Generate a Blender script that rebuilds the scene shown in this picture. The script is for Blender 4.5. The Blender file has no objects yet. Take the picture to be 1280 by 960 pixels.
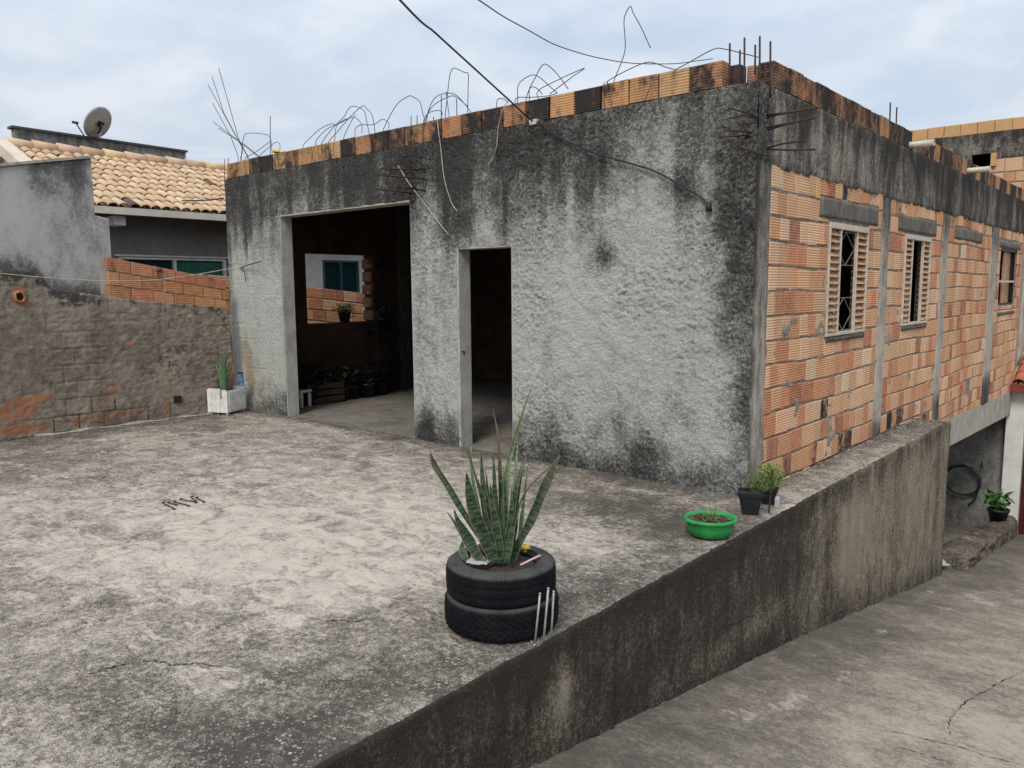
import bpy, math, random
import numpy as np
from mathutils import Vector, Matrix
random.seed(7); rng = np.random.default_rng(7)
S = bpy.context.scene; COL = S.collection

SKYK = 0.45; EXPO = 0.50
# ------------------------------------------------------------------ camera
FPX = 984.882025603174
CAM = np.array([2.650809, -5.897882, 1.68]); CR = np.array([0.7539954, 0.6568404, -0.007188]); CU = np.array([-0.0738121, 0.095593, 0.9926801]); CF = np.array([-0.6527195, 0.7479457, -0.1205594])
def hit(px, py, ax, v):
    """pixel of the 1280x960 photograph -> point on a world plane (axis ax at v)"""
    d = CF + CR*(px-640)/FPX - CU*(py-480)/FPX
    return CAM + d*((v-CAM[ax])/d[ax])
cd = bpy.data.cameras.new('camera'); cam = bpy.data.objects.new('camera', cd); COL.objects.link(cam)
M4 = Matrix.Identity(4)
for i in range(3):
    M4[i][0] = CR[i]; M4[i][1] = CU[i]; M4[i][2] = -CF[i]; M4[i][3] = CAM[i]
cam.matrix_world = M4
cd.sensor_fit = 'HORIZONTAL'; cd.sensor_width = 36; cd.lens = FPX/1280*36
cd.clip_start = .05; cd.clip_end = 3000
S.camera = cam

# ------------------------------------------------------------------ numpy noise
_L = rng.random((8, 256, 256))
def vn(x, y, seed=0):
    L = _L[seed % 8]; x = x+seed*17.3; y = y+seed*9.7
    xi = np.floor(x).astype(int); yi = np.floor(y).astype(int)
    fx = x-xi; fy = y-yi; fx = fx*fx*(3-2*fx); fy = fy*fy*(3-2*fy)
    a = L[xi & 255, yi & 255]; b = L[(xi+1) & 255, yi & 255]; c = L[xi & 255, (yi+1) & 255]; d = L[(xi+1) & 255, (yi+1) & 255]
    return (a*(1-fx)+b*fx)*(1-fy)+(c*(1-fx)+d*fx)*fy
def fbm(x, y, seed=0, o=4, g=.5):
    s = 0; a = 1; t = 0
    for i in range(o):
        s = s+a*vn(x*2**i, y*2**i, seed+i); t += a; a *= g
    return s/t
def ss(a, b, x):
    t = np.clip((x-a)/(b-a), 0, 1); return t*t*(3-2*t)
def blob(x, y, cx, cy, rx, ry): return np.exp(-((x-cx)/rx)**2-((y-cy)/ry)**2)

# ------------------------------------------------------------------ object helpers
def link(o, parent=None):
    COL.objects.link(o)
    if parent is not None: o.parent = parent
    return o
def tag(o, label=None, cat=None, group=None, kind=None):
    if label: o['label'] = label
    if cat: o['category'] = cat
    if group: o['group'] = group
    if kind: o['kind'] = kind
    return o
def thing(name, label, cat, loc=(0, 0, 0), rz=0, group=None):
    o = bpy.data.objects.new(name, None); o.location = loc; o.rotation_euler = (0, 0, rz); o.empty_display_size = .1
    return tag(link(o), label, cat, group)
def copy_tree(o, parent=None):
    c = o.copy(); COL.objects.link(c)
    if parent is not None: c.parent = parent
    for ch in list(o.children): copy_tree(ch, c)
    return c
class MB:
    def __init__(s): s.v = []; s.f = []; s.c = []; s.m = []
    def quad(s, a, b, c, d, col=(1, 1, 1, 0), mi=0):
        n = len(s.v); s.v += [tuple(a), tuple(b), tuple(c), tuple(d)]; s.f.append((n, n+1, n+2, n+3)); s.c.append(col); s.m.append(mi)
    def poly(s, pts, col=(1, 1, 1, 0), mi=0):
        n = len(s.v); s.v += [tuple(p) for p in pts]; s.f.append(tuple(range(n, n+len(pts)))); s.c.append(col); s.m.append(mi)
    def add(s, V, F, col=(1, 1, 1, 0), mi=0):
        n = len(s.v); s.v += [tuple(p) for p in V]
        for f in F: s.f.append(tuple(i+n for i in f)); s.c.append(col); s.m.append(mi)
    def box(s, lo, hi, col=(1, 1, 1, 0), mi=0, M=None, bev=0):
        x0, y0, z0 = lo; x1, y1, z1 = hi
        if bev:
            V, F = bevbox(lo, hi, bev)
        else:
            V = [(x0, y0, z0), (x1, y0, z0), (x1, y1, z0), (x0, y1, z0), (x0, y0, z1), (x1, y0, z1), (x1, y1, z1), (x0, y1, z1)]
            F = [(0, 3, 2, 1), (4, 5, 6, 7), (0, 1, 5, 4), (1, 2, 6, 5), (2, 3, 7, 6), (3, 0, 4, 7)]
        if M is not None: V = [tuple(M @ Vector(p)) for p in V]
        s.add(V, F, col, mi)
    def tube(s, pts, r, n=6, col=(1, 1, 1, 0), mi=0, cap=True):
        pts = [np.array(p, float) for p in pts]; k = len(pts)
        rs = r if hasattr(r, '__len__') else [r]*k
        V = []; up = np.array([.31, .17, .93])
        for i in range(k):
            t = pts[min(i+1, k-1)]-pts[max(i-1, 0)]; t = t/(np.linalg.norm(t)+1e-9)
            a = np.cross(t, up)
            if np.linalg.norm(a) < 1e-3: a = np.cross(t, [1, 0, 0])
            a /= np.linalg.norm(a); b = np.cross(t, a); up = -np.cross(t, a) if False else up
            for j in range(n):
                q = 2*math.pi*j/n; V.append(pts[i]+rs[i]*(math.cos(q)*a+math.sin(q)*b))
        F = []
        for i in range(k-1):
            for j in range(n):
                j2 = (j+1) % n; F.append((i*n+j, i*n+j2, (i+1)*n+j2, (i+1)*n+j))
        if cap: F.append(tuple(range(n))[::-1]); F.append(tuple((k-1)*n+j for j in range(n)))
        s.add(V, F, col, mi)
    def lathe(s, prof, n=32, col=(1, 1, 1, 0), mi=0, c=(0, 0, 0), fn=None, closed=False):
        V = []; k = len(prof)
        for j in range(n):
            a = 2*math.pi*j/n
            for i, (r, z) in enumerate(prof):
                rr = r if fn is None else fn(r, z, a, i)
                V.append((c[0]+rr*math.cos(a), c[1]+rr*math.sin(a), c[2]+z))
        F = []
        for j in range(n):
            j2 = (j+1) % n
            for i in range(k if closed else k-1):
                i2 = (i+1) % k; F.append((j*k+i, j2*k+i, j2*k+i2, j*k+i2))
        s.add(V, F, col, mi)
    def build(s, name, mat, parent=None, smooth=False, loc=None):
        me = bpy.data.meshes.new(name); me.from_pydata(s.v, [], s.f)
        mats = mat if isinstance(mat, (list, tuple)) else [mat]
        for m in mats: me.materials.append(m)
        if len(mats) > 1: me.polygons.foreach_set('material_index', s.m)
        at = me.attributes.new('col', 'FLOAT_COLOR', 'FACE')
        at.data.foreach_set('color', np.array(s.c, np.float32).ravel())
        if smooth: me.polygons.foreach_set('use_smooth', [True]*len(s.f))
        me.update()
        o = bpy.data.objects.new(name, me)
        if loc is not None: o.location = loc
        return link(o, parent)
def bevbox(lo, hi, b):
    lo = np.array(lo, float); hi = np.array(hi, float); b = min(b, .45*min(hi-lo))
    import bmesh
    bm = bmesh.new(); bmesh.ops.create_cube(bm, size=1)
    for v in bm.verts: v.co = Vector([lo[i]+(v.co[i]+.5)*(hi[i]-lo[i]) for i in range(3)])
    bmesh.ops.bevel(bm, geom=list(bm.edges), offset=b, segments=2, profile=.5, affect='EDGES')
    bm.verts.ensure_lookup_table(); bm.verts.index_update()
    V = [tuple(v.co) for v in bm.verts]; F = [tuple(v.index for v in f.verts) for f in bm.faces]; bm.free()
    return V, F
def smooth_path(pts, m=6):
    pts = [np.array(p, float) for p in pts]
    if len(pts) < 3: return pts
    q = [2*pts[0]-pts[1]]+pts+[2*pts[-1]-pts[-2]]; out = []
    for i in range(1, len(q)-2):
        for j in range(m):
            t = j/m; a, b, c, d = q[i-1], q[i], q[i+1], q[i+2]
            out.append(.5*((2*b)+(-a+c)*t+(2*a-5*b+4*c-d)*t*t+(-a+3*b-3*c+d)*t**3))
    out.append(pts[-1]); return out
def wire(name, pts, r, mat, parent=None, n=5, sm=True):
    mb = MB(); mb.tube(smooth_path(pts) if sm else pts, r, n); return mb.build(name, mat, parent, True)
def grid(name, mat, us, vs, fn, masks=None, keep=None, parent=None, flip=False, smooth=True):
    """a dense sheet: fn(U,V) -> X,Y,Z ; masks(U,V) -> R,G,B stored in the point attribute m"""
    U, V = np.meshgrid(us, vs, indexing='ij'); X, Y, Z = fn(U, V)
    nu, nv = U.shape; P = np.stack([np.broadcast_to(X, U.shape), np.broadcast_to(Y, U.shape), np.broadcast_to(Z, U.shape)], -1).reshape(-1, 3)
    I = np.arange(nu*nv).reshape(nu, nv)
    q = np.stack([I[:-1, :-1], I[1:, :-1], I[1:, 1:], I[:-1, 1:]], -1).reshape(-1, 4)
    if keep is not None:
        Uc = (U[:-1, :-1]+U[1:, 1:])/2; Vc = (V[:-1, :-1]+V[1:, 1:])/2
        q = q[keep(Uc, Vc).ravel()]
    if flip: q = q[:, ::-1]
    me = bpy.data.meshes.new(name)
    me.vertices.add(len(P)); me.vertices.foreach_set('co', P.astype(np.float32).ravel())
    me.loops.add(q.size); me.loops.foreach_set('vertex_index', q.astype(np.int32).ravel())
    me.polygons.add(len(q)); me.polygons.foreach_set('loop_start', np.arange(0, q.size, 4, dtype=np.int32))
    me.polygons.foreach_set('loop_total', np.full(len(q), 4, np.int32))
    me.polygons.foreach_set('use_smooth', np.full(len(q), smooth))
    me.update(calc_edges=True); me.validate()
    me.materials.append(mat)
    if masks is not None:
        m = masks(U, V); A = np.ones((nu*nv, 4), np.float32)
        for i in range(3): A[:, i] = np.broadcast_to(m[i], U.shape).ravel()
        at = me.attributes.new('m', 'FLOAT_COLOR', 'POINT'); at.data.foreach_set('color', A.ravel())
    return link(bpy.data.objects.new(name, me), parent)
def cuts(a, b, step, *extra):
    e = sorted(set([a, b]+[x for x in extra if a < x < b])); out = []
    for p, q in zip(e[:-1], e[1:]):
        n = max(1, int(round((q-p)/step))); out += list(np.linspace(p, q, n, endpoint=False))
    return np.array(out+[b])
def panel(mb, mp, u0, u1, v0, v1, holes, d0, d1, mi=0):
    """wall slab with rectangular holes; mp(u,v,d)->xyz; only outer faces"""
    us = sorted(set([u0, u1]+[h[0] for h in holes]+[h[1] for h in holes])); us = [u for u in us if u0 <= u <= u1]
    vs = sorted(set([v0, v1]+[h[2] for h in holes]+[h[3] for h in holes])); vs = [v for v in vs if v0 <= v <= v1]
    def occ(i, j):
        if i < 0 or j < 0 or i >= len(us)-1 or j >= len(vs)-1: return False
        u = (us[i]+us[i+1])/2; v = (vs[j]+vs[j+1])/2
        return not any(h[0] < u < h[1] and h[2] < v < h[3] for h in holes)
    for i in range(len(us)-1):
        for j in range(len(vs)-1):
            if not occ(i, j): continue
            a, b, c, d = us[i], us[i+1], vs[j], vs[j+1]
            for dd in (d0, d1): mb.quad(mp(a, c, dd), mp(b, c, dd), mp(b, d, dd), mp(a, d, dd), mi=mi)
            if not occ(i-1, j): mb.quad(mp(a, c, d0), mp(a, d, d0), mp(a, d, d1), mp(a, c, d1), mi=mi)
            if not occ(i+1, j): mb.quad(mp(b, c, d0), mp(b, d, d0), mp(b, d, d1), mp(b, c, d1), mi=mi)
            if not occ(i, j-1): mb.quad(mp(a, c, d0), mp(b, c, d0), mp(b, c, d1), mp(a, c, d1), mi=mi)
            if not occ(i, j+1): mb.quad(mp(a, d, d0), mp(b, d, d0), mp(b, d, d1), mp(a, d, d1), mi=mi)

# ------------------------------------------------------------------ material helpers
class NT:
    def __init__(s, name):
        s.mat = bpy.data.materials.new(name); s.mat.use_nodes = True; s.t = s.mat.node_tree; s.t.nodes.clear()
        s.out = s.t.nodes.new('ShaderNodeOutputMaterial'); s.b = s.t.nodes.new('ShaderNodeBsdfPrincipled')
        s.t.links.new(s.b.outputs[0], s.out.inputs[0])
        s.co = s.t.nodes.new('ShaderNodeTexCoord').outputs['Object']
    def put(s, inp, v):
        if isinstance(v, bpy.types.NodeSocket): s.t.links.new(v, inp)
        elif isinstance(v, (tuple, list)): inp.default_value = tuple(v)+((1,) if len(v) == 3 and len(inp.default_value) == 4 else ())
        else: inp.default_value = v
    def scale(s, sc, vec=None):
        n = s.t.nodes.new('ShaderNodeVectorMath'); n.operation = 'MULTIPLY'; s.put(n.inputs[0], vec or s.co); n.inputs[1].default_value = sc
        return n.outputs[0]
    def noise(s, sc, det=5, ro=.6, dist=0, vec=None):
        n = s.t.nodes.new('ShaderNodeTexNoise'); s.put(n.inputs['Vector'], vec or s.co)
        n.inputs['Scale'].default_value = sc; n.inputs['Detail'].default_value = det; n.inputs['Roughness'].default_value = ro; n.inputs['Distortion'].default_value = dist
        return n.outputs[0]
    def voro(s, sc, feat='F1', vec=None, out=0, rnd=1):
        n = s.t.nodes.new('ShaderNodeTexVoronoi'); n.feature = feat; s.put(n.inputs['Vector'], vec or s.co); n.inputs['Scale'].default_value = sc
        if 'Randomness' in n.inputs: n.inputs['Randomness'].default_value = rnd
        return n.outputs[out]
    def ramp(s, v, a, b, c=0., d=1., lin=False):
        n = s.t.nodes.new('ShaderNodeMapRange'); n.interpolation_type = 'LINEAR' if lin else 'SMOOTHSTEP'
        s.put(n.inputs[0], v); s.put(n.inputs[1], a); s.put(n.inputs[2], b); s.put(n.inputs[3], c); s.put(n.inputs[4], d); return n.outputs[0]
    def m(s, op, a, b=0., c=None):
        n = s.t.nodes.new('ShaderNodeMath'); n.operation = op; s.put(n.inputs[0], a); s.put(n.inputs[1], b)
        if c is not None: s.put(n.inputs[2], c)
        return n.outputs[0]
    def mix(s, f, a, b, mode='MIX'):
        n = s.t.nodes.new('ShaderNodeMix'); n.data_type = 'RGBA'; n.blend_type = mode
        s.put(n.inputs[0], f); s.put(n.inputs[6], a); s.put(n.inputs[7], b); return n.outputs[2]
    def attr(s, name):
        n = s.t.nodes.new('ShaderNodeAttribute'); n.attribute_name = name; return n
    def sep(s, v):
        n = s.t.nodes.new('ShaderNodeSeparateColor'); s.put(n.inputs[0], v); return n.outputs
    def xyz(s, v=None):
        n = s.t.nodes.new('ShaderNodeSeparateXYZ'); s.put(n.inputs[0], v or s.co); return n.outputs
    def bump(s, h, st, dist, nrm=None):
        n = s.t.nodes.new('ShaderNodeBump'); n.inputs['Strength'].default_value = st; n.inputs['Distance'].default_value = dist; s.put(n.inputs['Height'], h)
        if nrm is not None: s.put(n.inputs['Normal'], nrm)
        return n.outputs[0]
    def done(s, col, rough=.9, nrm=None, spec=.3, metal=0):
        s.put(s.b.inputs['Base Color'], col); s.put(s.b.inputs['Roughness'], rough); s.b.inputs['Specular IOR Level'].default_value = spec
        s.b.inputs['Metallic'].default_value = metal
        if nrm is not None: s.put(s.b.inputs['Normal'], nrm)
        return s.mat
def simple(name, col, rough=.6, metal=0, var=.25, sc=30, bump=.0, spec=.4, col2=None):
    t = NT(name); n = t.noise(sc, 4); c2 = col2 or tuple(c*(1-var) for c in col)
    c = t.mix(t.ramp(n, .35, .65), col, c2)
    return t.done(c, rough, t.bump(n, bump, .01) if bump else None, spec, metal)
def weathered(name, light, mid, dark, mold, base=.36, ga=.30, gb=.30, gc=.26, gd=.22, sc=1.3, streak=0, kR=.72, kG=.25, bump=.6, bsc=45, bdist=.01, pebble=0, extra=None, rough=.93, ridge=0):
    """concrete / render: one weathering scale (four octave bands of noise plus the grown-in mask m.R, m.G lightens) runs a colour ramp clean > worn > dirty > black mould"""
    t = NT(name); A = t.sep(t.attr('m').outputs['Color'])
    sv = t.scale((1, 1, 1-.86*streak)) if streak else t.co
    na = t.ramp(t.noise(sc, 8, .68, .5), .34, .66); nb = t.ramp(t.noise(sc*5.5, 7, .72, .2, vec=sv), .34, .66)
    nc = t.ramp(t.noise(sc*30, 5, .78), .39, .61); nd = t.ramp(t.noise(sc*150, 3, .8), .41, .59)
    f = t.m('MULTIPLY_ADD', na, ga, t.m('MULTIPLY_ADD', nb, gb, t.m('MULTIPLY_ADD', nc, gc, t.m('MULTIPLY', nd, gd))))
    f = t.m('ADD', f, base-.5*(ga+gb+gc+gd)); f = t.m('MULTIPLY_ADD', A[0], kR, f); f = t.m('MULTIPLY_ADD', A[1], -kG, f)
    r = t.t.nodes.new('ShaderNodeValToRGB'); t.put(r.inputs[0], f); e = r.color_ramp.elements
    e[0].position = .12; e[0].color = light+(1,); e[1].position = .95; e[1].color = mold+(1,)
    x = e.new(.40); x.color = mid+(1,); x = e.new(.66); x.color = dark+(1,)
    c = r.outputs[0]
    h = t.m('MULTIPLY_ADD', t.noise(bsc, 6, .72), .7, t.m('MULTIPLY_ADD', nc, .16, t.m('MULTIPLY', nb, .3)))
    if ridge:
        for rs, rk in ((34, 1.), (80, .8)):
            rn = t.noise(rs, 4, .6, .6); h = t.m('MULTIPLY_ADD', t.m('POWER', t.m('SUBTRACT', 1., t.m('ABSOLUTE', t.m('MULTIPLY_ADD', rn, 4., -2.))), 1.5), ridge*rk, h)
    if pebble:
        for sc_, th, hgt in ((42, .46, 1.1), (85, .42, .7)):
            v = t.voro(sc_, 'F1'); vc = t.sep(t.voro(sc_, 'F1', out=1))
            st = t.m('MULTIPLY', t.ramp(v, .40, .30), t.ramp(t.m('ADD', vc[0], t.m('MULTIPLY', A[2], .50)), 1.0, 1.03))
            st = t.m('MULTIPLY', st, t.ramp(A[2], .05, .3))
            pc = t.mix(vc[1], (.20, .175, .145), (.50, .45, .38)); c = t.mix(t.m('MULTIPLY', st, .9), c, pc); h = t.m('ADD', h, t.m('MULTIPLY', st, hgt))
    if extra: c = extra(t, c, A, na, nb, nd)
    return t.done(c, rough, t.bump(h, bump, bdist), .2)

# ================================================================== materials
BLACK = (.028, .027, .026)
def plaster_extra(t, c, A, n1, n2, n3):
    c = t.mix(t.ramp(t.m('ADD', A[2], t.m('MULTIPLY', t.m('SUBTRACT', n2, .5), .8)), .2, 1.1, 0, .65), c, (.56, .37, .19))
    return c
M_plaster = weathered('rough_render', (.78, .80, .735), (.62, .64, .585), (.30, .30, .278), (.080, .077, .073), .165, .20, .24, .32, .32, 1.3, .35, .82, .18, 1., 50, .022, extra=plaster_extra, ridge=.7)
M_band = weathered('stained_beam', (.40, .365, .30), (.265, .240, .20), (.120, .108, .092), (.038, .035, .031), .44, .24, .42, .36, .30, 1.5, .80, .75, .25, .9, 45, .014)
M_conc = weathered('cast_concrete', (.47, .435, .37), (.35, .322, .272), (.165, .15, .128), (.05, .047, .044), .32, .20, .30, .18, .18, 2, .8, .8, .25, .5, 70, .006)
M_lintel = weathered('lintel_concrete', (.27, .245, .205), (.18, .165, .14), (.105, .097, .085), (.05, .05, .05), .40, .2, .25, .15, .15, 3, .6, .7, .2, .4, 80, .004)
def terr_extra(t, c, A, na, nb, nd):
    sv = t.scale((1, 1.5, 1))
    w = t.noise(1.6, 9, .74, 1.0); g = t.ramp(t.noise(22, 5, .75), .36, .62)
    c = t.mix(t.m('MULTIPLY', t.ramp(t.m('MULTIPLY_ADD', A[1], .06, w), .55, .72, 0, .5), g), c, (.52, .46, .385))
    k = t.noise(2.6, 9, .74, .8)
    c = t.mix(t.m('MULTIPLY', t.ramp(k, .50, .62, 0, .8), t.ramp(t.noise(60, 4, .8), .36, .58)), c, (.115, .098, .08))
    c = t.mix(t.ramp(t.noise(3.5, 5, .65), .56, .76, 0, .18), c, (.36, .25, .16))
    # flakes of the pale skim coat, crisp edged
    fl = t.m('MULTIPLY_ADD', t.noise(4.2, 12, .78, .7, vec=sv), 1., t.m('MULTIPLY_ADD', A[0], -.16, t.m('MULTIPLY', A[1], .018)))
    c = t.mix(t.m('MULTIPLY', t.ramp(fl, .545, .585, 0, .75), t.ramp(nd, .05, .6, .35, 1)), c, (.64, .565, .47))
    # dark scabs between them
    db = t.noise(5.5, 12, .8, .5, vec=sv)
    c = t.mix(t.m('MULTIPLY', t.ramp(db, .54, .585, 0, .6), t.ramp(nd, .2, .8, 1, .4)), c, (.11, .094, .076))
    return c
M_terr = weathered('worn_concrete', (.50, .445, .38), (.345, .303, .253), (.19, .166, .138), (.075, .064, .053), .425, .30, .42, .44, .42, .9, 0, .92, .09, .9, 70, .012, pebble=1, extra=terr_extra)
def drive_extra(t, c, A, n1, n2, n3):
    c = t.mix(t.ramp(t.m('ADD', A[2], t.m('MULTIPLY', t.m('SUBTRACT', t.noise(11, 7, .8, .6), .5), 2.6)), .56, .86, 0, .6), c, (.52, .47, .39))
    return c
M_drive = weathered('driveway_concrete', (.40, .35, .275), (.255, .222, .178), (.155, .136, .112), (.10, .087, .072), .37, .26, .30, .26, .30, 1.0, 0, .66, .34, .6, 110, .006, extra=drive_extra)
def ret_extra(t, c, A, n1, n2, n3):
    k = t.ramp(t.noise(38, 3, .8), .63, .68, 0, .8)
    c = t.mix(k, c, (.05, .045, .04))
    c = t.mix(t.m('MULTIPLY', A[2], t.ramp(t.noise(170, 2, .7), .64, .72)), c, (.42, .39, .34))
    return c
M_ret = weathered('mouldy_render', (.43, .37, .28), (.265, .222, .165), (.145, .120, .093), (.058, .047, .037), .345, .26, .36, .46, .42, 1.3, .70, .74, .26, 1., 50, .02, extra=ret_extra, ridge=.5)
def per_extra(t, c, A, n1, n2, n3):
    sz = t.m('SINE', t.m('MULTIPLY', t.xyz()[2], 2*math.pi/.028))
    br = t.mix(t.noise(9, 3), (.43, .20, .11), (.27, .14, .085))
    br = t.mix(t.ramp(sz, -.2, .9, 0, .45), br, (.22, .12, .08))
    e = t.ramp(t.m('ADD', A[1], t.m('MULTIPLY', t.m('SUBTRACT', t.noise(9, 7, .78, .4), .5), 2.6)), .48, .62)
    c = t.mix(e, c, br)
    c = t.mix(t.ramp(t.m('ADD', A[2], t.m('MULTIPLY', t.m('SUBTRACT', t.noise(11, 4), .5), .9)), .45, .8, 0, .8), c, (.045, .04, .036))
    return c
def per_mat():
    def ex(t, c, A, n1, n2, n3): return per_extra(t, c, A, n1, n2, n3)
    t = NT('smeared_mortar'); A = t.sep(t.attr('m').outputs['Color'])
    n1 = t.ramp(t.noise(1.5, 8, .68), .34, .66); n2 = t.ramp(t.noise(8, 7, .75), .34, .66); n3 = t.ramp(t.noise(110, 4, .75), .34, .66)
    f = t.m('ADD', t.m('MULTIPLY', n1, .4), t.m('ADD', t.m('MULTIPLY', n2, .4), t.m('MULTIPLY', n3, .2)))
    c = t.mix(t.ramp(f, .15, .85, lin=True), (.33, .285, .228), (.145, .122, .098))
    c = t.mix(t.ramp(t.m('ADD', A[0], t.m('MULTIPLY', t.m('SUBTRACT', n2, .5), 1.0)), .3, .75, 0, .9), c, (.05, .047, .045))
    c = per_extra(t, c, A, n1, n2, n3)
    h = t.m('ADD', t.noise(45, 6, .7), t.m('MULTIPLY', n2, .8))
    return t.done(c, .95, t.bump(h, .7, .012), .15)
M_per = per_mat()
def brick_mat(name, dirt=.5, groove=.022):
    t = NT(name); a = t.attr('col'); n2 = t.noise(12, 6, .7); n3 = t.noise(90, 4, .7)
    c = t.mix(t.ramp(n2, .38, .66, 0, .35), a.outputs['Color'], (.64, .42, .25))
    c = t.mix(t.ramp(n3, .5, .75, 0, .4), c, (.25, .13, .08))
    sz = t.m('SINE', t.m('MULTIPLY', t.m('ADD', t.xyz()[2], t.m('MULTIPLY', t.noise(4, 2), .01)), 2*math.pi/groove))
    c = t.mix(t.ramp(sz, -.3, -1., 0, .30), c, (.20, .10, .06))
    st = t.noise(3.2, 6, .72, .2, vec=t.scale((1, 1, .35)))
    mo = t.ramp(t.m('ADD', a.outputs['Alpha'], t.m('MULTIPLY', t.m('SUBTRACT', t.m('ADD', t.m('MULTIPLY', st, .6), t.m('MULTIPLY', n2, .4)), .5), 1.6)), .45, .72)
    c = t.mix(mo, c, (.030, .026, .024))
    h = t.m('ADD', t.m('MULTIPLY', sz, .5), t.m('MULTIPLY', n3, .6))
    return t.done(c, .88, t.bump(h, .55, .006), .2)
M_brick = brick_mat('hollow_clay_brick')
M_mortar = weathered('brick_mortar', (.46, .41, .335), (.34, .30, .245), (.17, .148, .122), (.06, .053, .046), .36, .2, .3, .3, .25, 4, 0, .7, .2, .8, 60, .012)
M_inner = brick_mat('bare_inner_brick')
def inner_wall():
    t = NT('dimmed_block_wall'); br = t.t.nodes.new('ShaderNodeTexBrick')
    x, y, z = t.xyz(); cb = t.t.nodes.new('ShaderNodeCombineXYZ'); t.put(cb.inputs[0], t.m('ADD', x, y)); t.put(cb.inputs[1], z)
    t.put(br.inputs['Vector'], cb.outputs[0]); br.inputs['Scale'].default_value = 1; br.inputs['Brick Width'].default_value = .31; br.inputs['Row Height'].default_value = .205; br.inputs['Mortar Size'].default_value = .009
    br.inputs['Color1'].default_value = (.095, .052, .036, 1); br.inputs['Color2'].default_value = (.06, .040, .030, 1); br.inputs['Mortar'].default_value = (.05, .043, .037, 1)  # block colours darkened, the dimness of the room is put into them
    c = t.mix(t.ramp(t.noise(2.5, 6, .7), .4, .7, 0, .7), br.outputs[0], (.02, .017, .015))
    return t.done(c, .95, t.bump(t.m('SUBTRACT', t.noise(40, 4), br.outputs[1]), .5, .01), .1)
M_dimwall = inner_wall()
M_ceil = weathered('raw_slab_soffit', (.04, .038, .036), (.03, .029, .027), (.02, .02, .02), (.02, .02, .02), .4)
M_floor = weathered('dusty_floor', (.26, .235, .20), (.19, .17, .145), (.12, .108, .092), (.06, .054, .046), .4, .3, .3, .2, .15, 1.2)
M_rebar = simple('rusty_rebar', (.075, .040, .026), .8, .2, .5, 60, .3)
M_wire = simple('dark_wire', (.075, .058, .05), .6, 0, .3, 40)
M_wirelight = simple('weathered_grey_wire', (.42, .40, .36), .6, 0, .3, 30)
M_cable = simple('black_cable', (.018, .018, .02), .5, 0, .2, 20)
M_pvc = simple('aged_pvc', (.60, .55, .45), .45, 0, .25, 25)
M_frame = simple('tan_painted_frame', (.60, .52, .42), .5, .05, .25, 25)
M_louv = simple('bronze_louvre', (.54, .32, .17), .45, .1, .4, 9, col2=(.36, .18, .09))
M_leafw = simple('pale_leaf', (.48, .52, .48), .4, .2, .3, 14)
M_dark = simple('dark_void', (.02, .018, .017), .9, 0, .3, 8)
def tyre_mat(name, gray):
    t = NT(name); n = t.noise(9, 6, .7); n3 = t.noise(160, 3)
    c = t.mix(t.ramp(n, .4, .72, 0, .65), (.0055, .0058, .008), (.015, .015, .0165))
    z = t.xyz()[2]
    c = t.mix(t.m('MULTIPLY', t.ramp(z, gray-.004, gray+.012), t.ramp(n, .25, .6, .35, .8)), c, (.085, .082, .079))
    c = t.mix(t.ramp(t.m('SUBTRACT', t.noise(6, 6, .7), t.m('MULTIPLY', z, 2.2)), .58, .74, 0, .4), c, (.05, .045, .038))
    return t.done(c, .78, t.bump(n3, .2, .002), .10)
M_tyre = tyre_mat('weathered_rubber', .150); 
M_soil = simple('potting_soil', (.075, .048, .032), .95, 0, .5, 50, .8)
def snake_mat(name, g1, g2):
    t = NT(name); A = t.sep(t.attr('m').outputs['Color'])
    cb = t.t.nodes.new('ShaderNodeCombineXYZ'); t.put(cb.inputs[0], t.m('MULTIPLY', A[0], 78.)); x, y, z = t.xyz()
    t.put(cb.inputs[1], t.m('MULTIPLY', x, 13.)); t.put(cb.inputs[2], t.m('MULTIPLY', y, 13.))
    nb = t.noise(1., 4, .65, .8, vec=cb.outputs[0])
    c = t.mix(t.ramp(nb, .44, .58), g1, g2)
    c = t.mix(t.ramp(t.noise(14, 3), .5, .75, 0, .4), c, (.03, .055, .03))
    c = t.mix(t.ramp(A[1], .80, .97, 0, .85), c, (.20, .22, .10))
    c = t.mix(A[2], c, (.16, .11, .055))
    t.b.inputs['Subsurface Weight'].default_value = .0
    return t.done(c, .42, t.bump(nb, .15, .002), .45)
M_snake = snake_mat('banded_leaf', (.010, .026, .014), (.066, .098, .056))
M_snakelight = snake_mat('pale_banded_leaf', (.075, .125, .055), (.17, .22, .10))
def leafy(name, a, b):
    t = NT(name); col = t.attr('col').outputs['Color']
    c = t.mix(t.noise(30, 3), a, b); c = t.mix(1., c, col, 'MULTIPLY')
    return t.done(c, .5, None, .4)
M_leaf = leafy('shrub_leaf', (.10, .20, .04), (.06, .13, .03))
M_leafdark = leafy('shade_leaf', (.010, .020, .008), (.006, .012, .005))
M_aloe = simple('aloe_skin', (.10, .19, .085), .45, 0, .35, 12, col2=(.06, .13, .06))
M_basin = simple('green_plastic', (.022, .30, .065), .38, 0, .25, 14, .1, col2=(.02, .23, .055))
M_blackpot = simple('black_plastic', (.016, .017, .022), .45, 0, .3, 20)
M_whiteplas = simple('yellowed_white_plastic', (.76, .75, .71), .45, 0, .18, 9, col2=(.60, .58, .52))
M_paper = simple('white_plastic_film', (.44, .43, .42), .5, 0, .2, 40)
M_pink = simple('pink_tag', (.62, .42, .47), .5)
M_yellow = simple('yellow_petal', (.72, .52, .02), .6)
M_red = simple('dark_red_wrapper', (.22, .035, .025), .45, 0, .5, 60)
M_blue = simple('blue_packet', (.03, .07, .20), .4, 0, .4, 35, col2=(.20, .26, .38))
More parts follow.
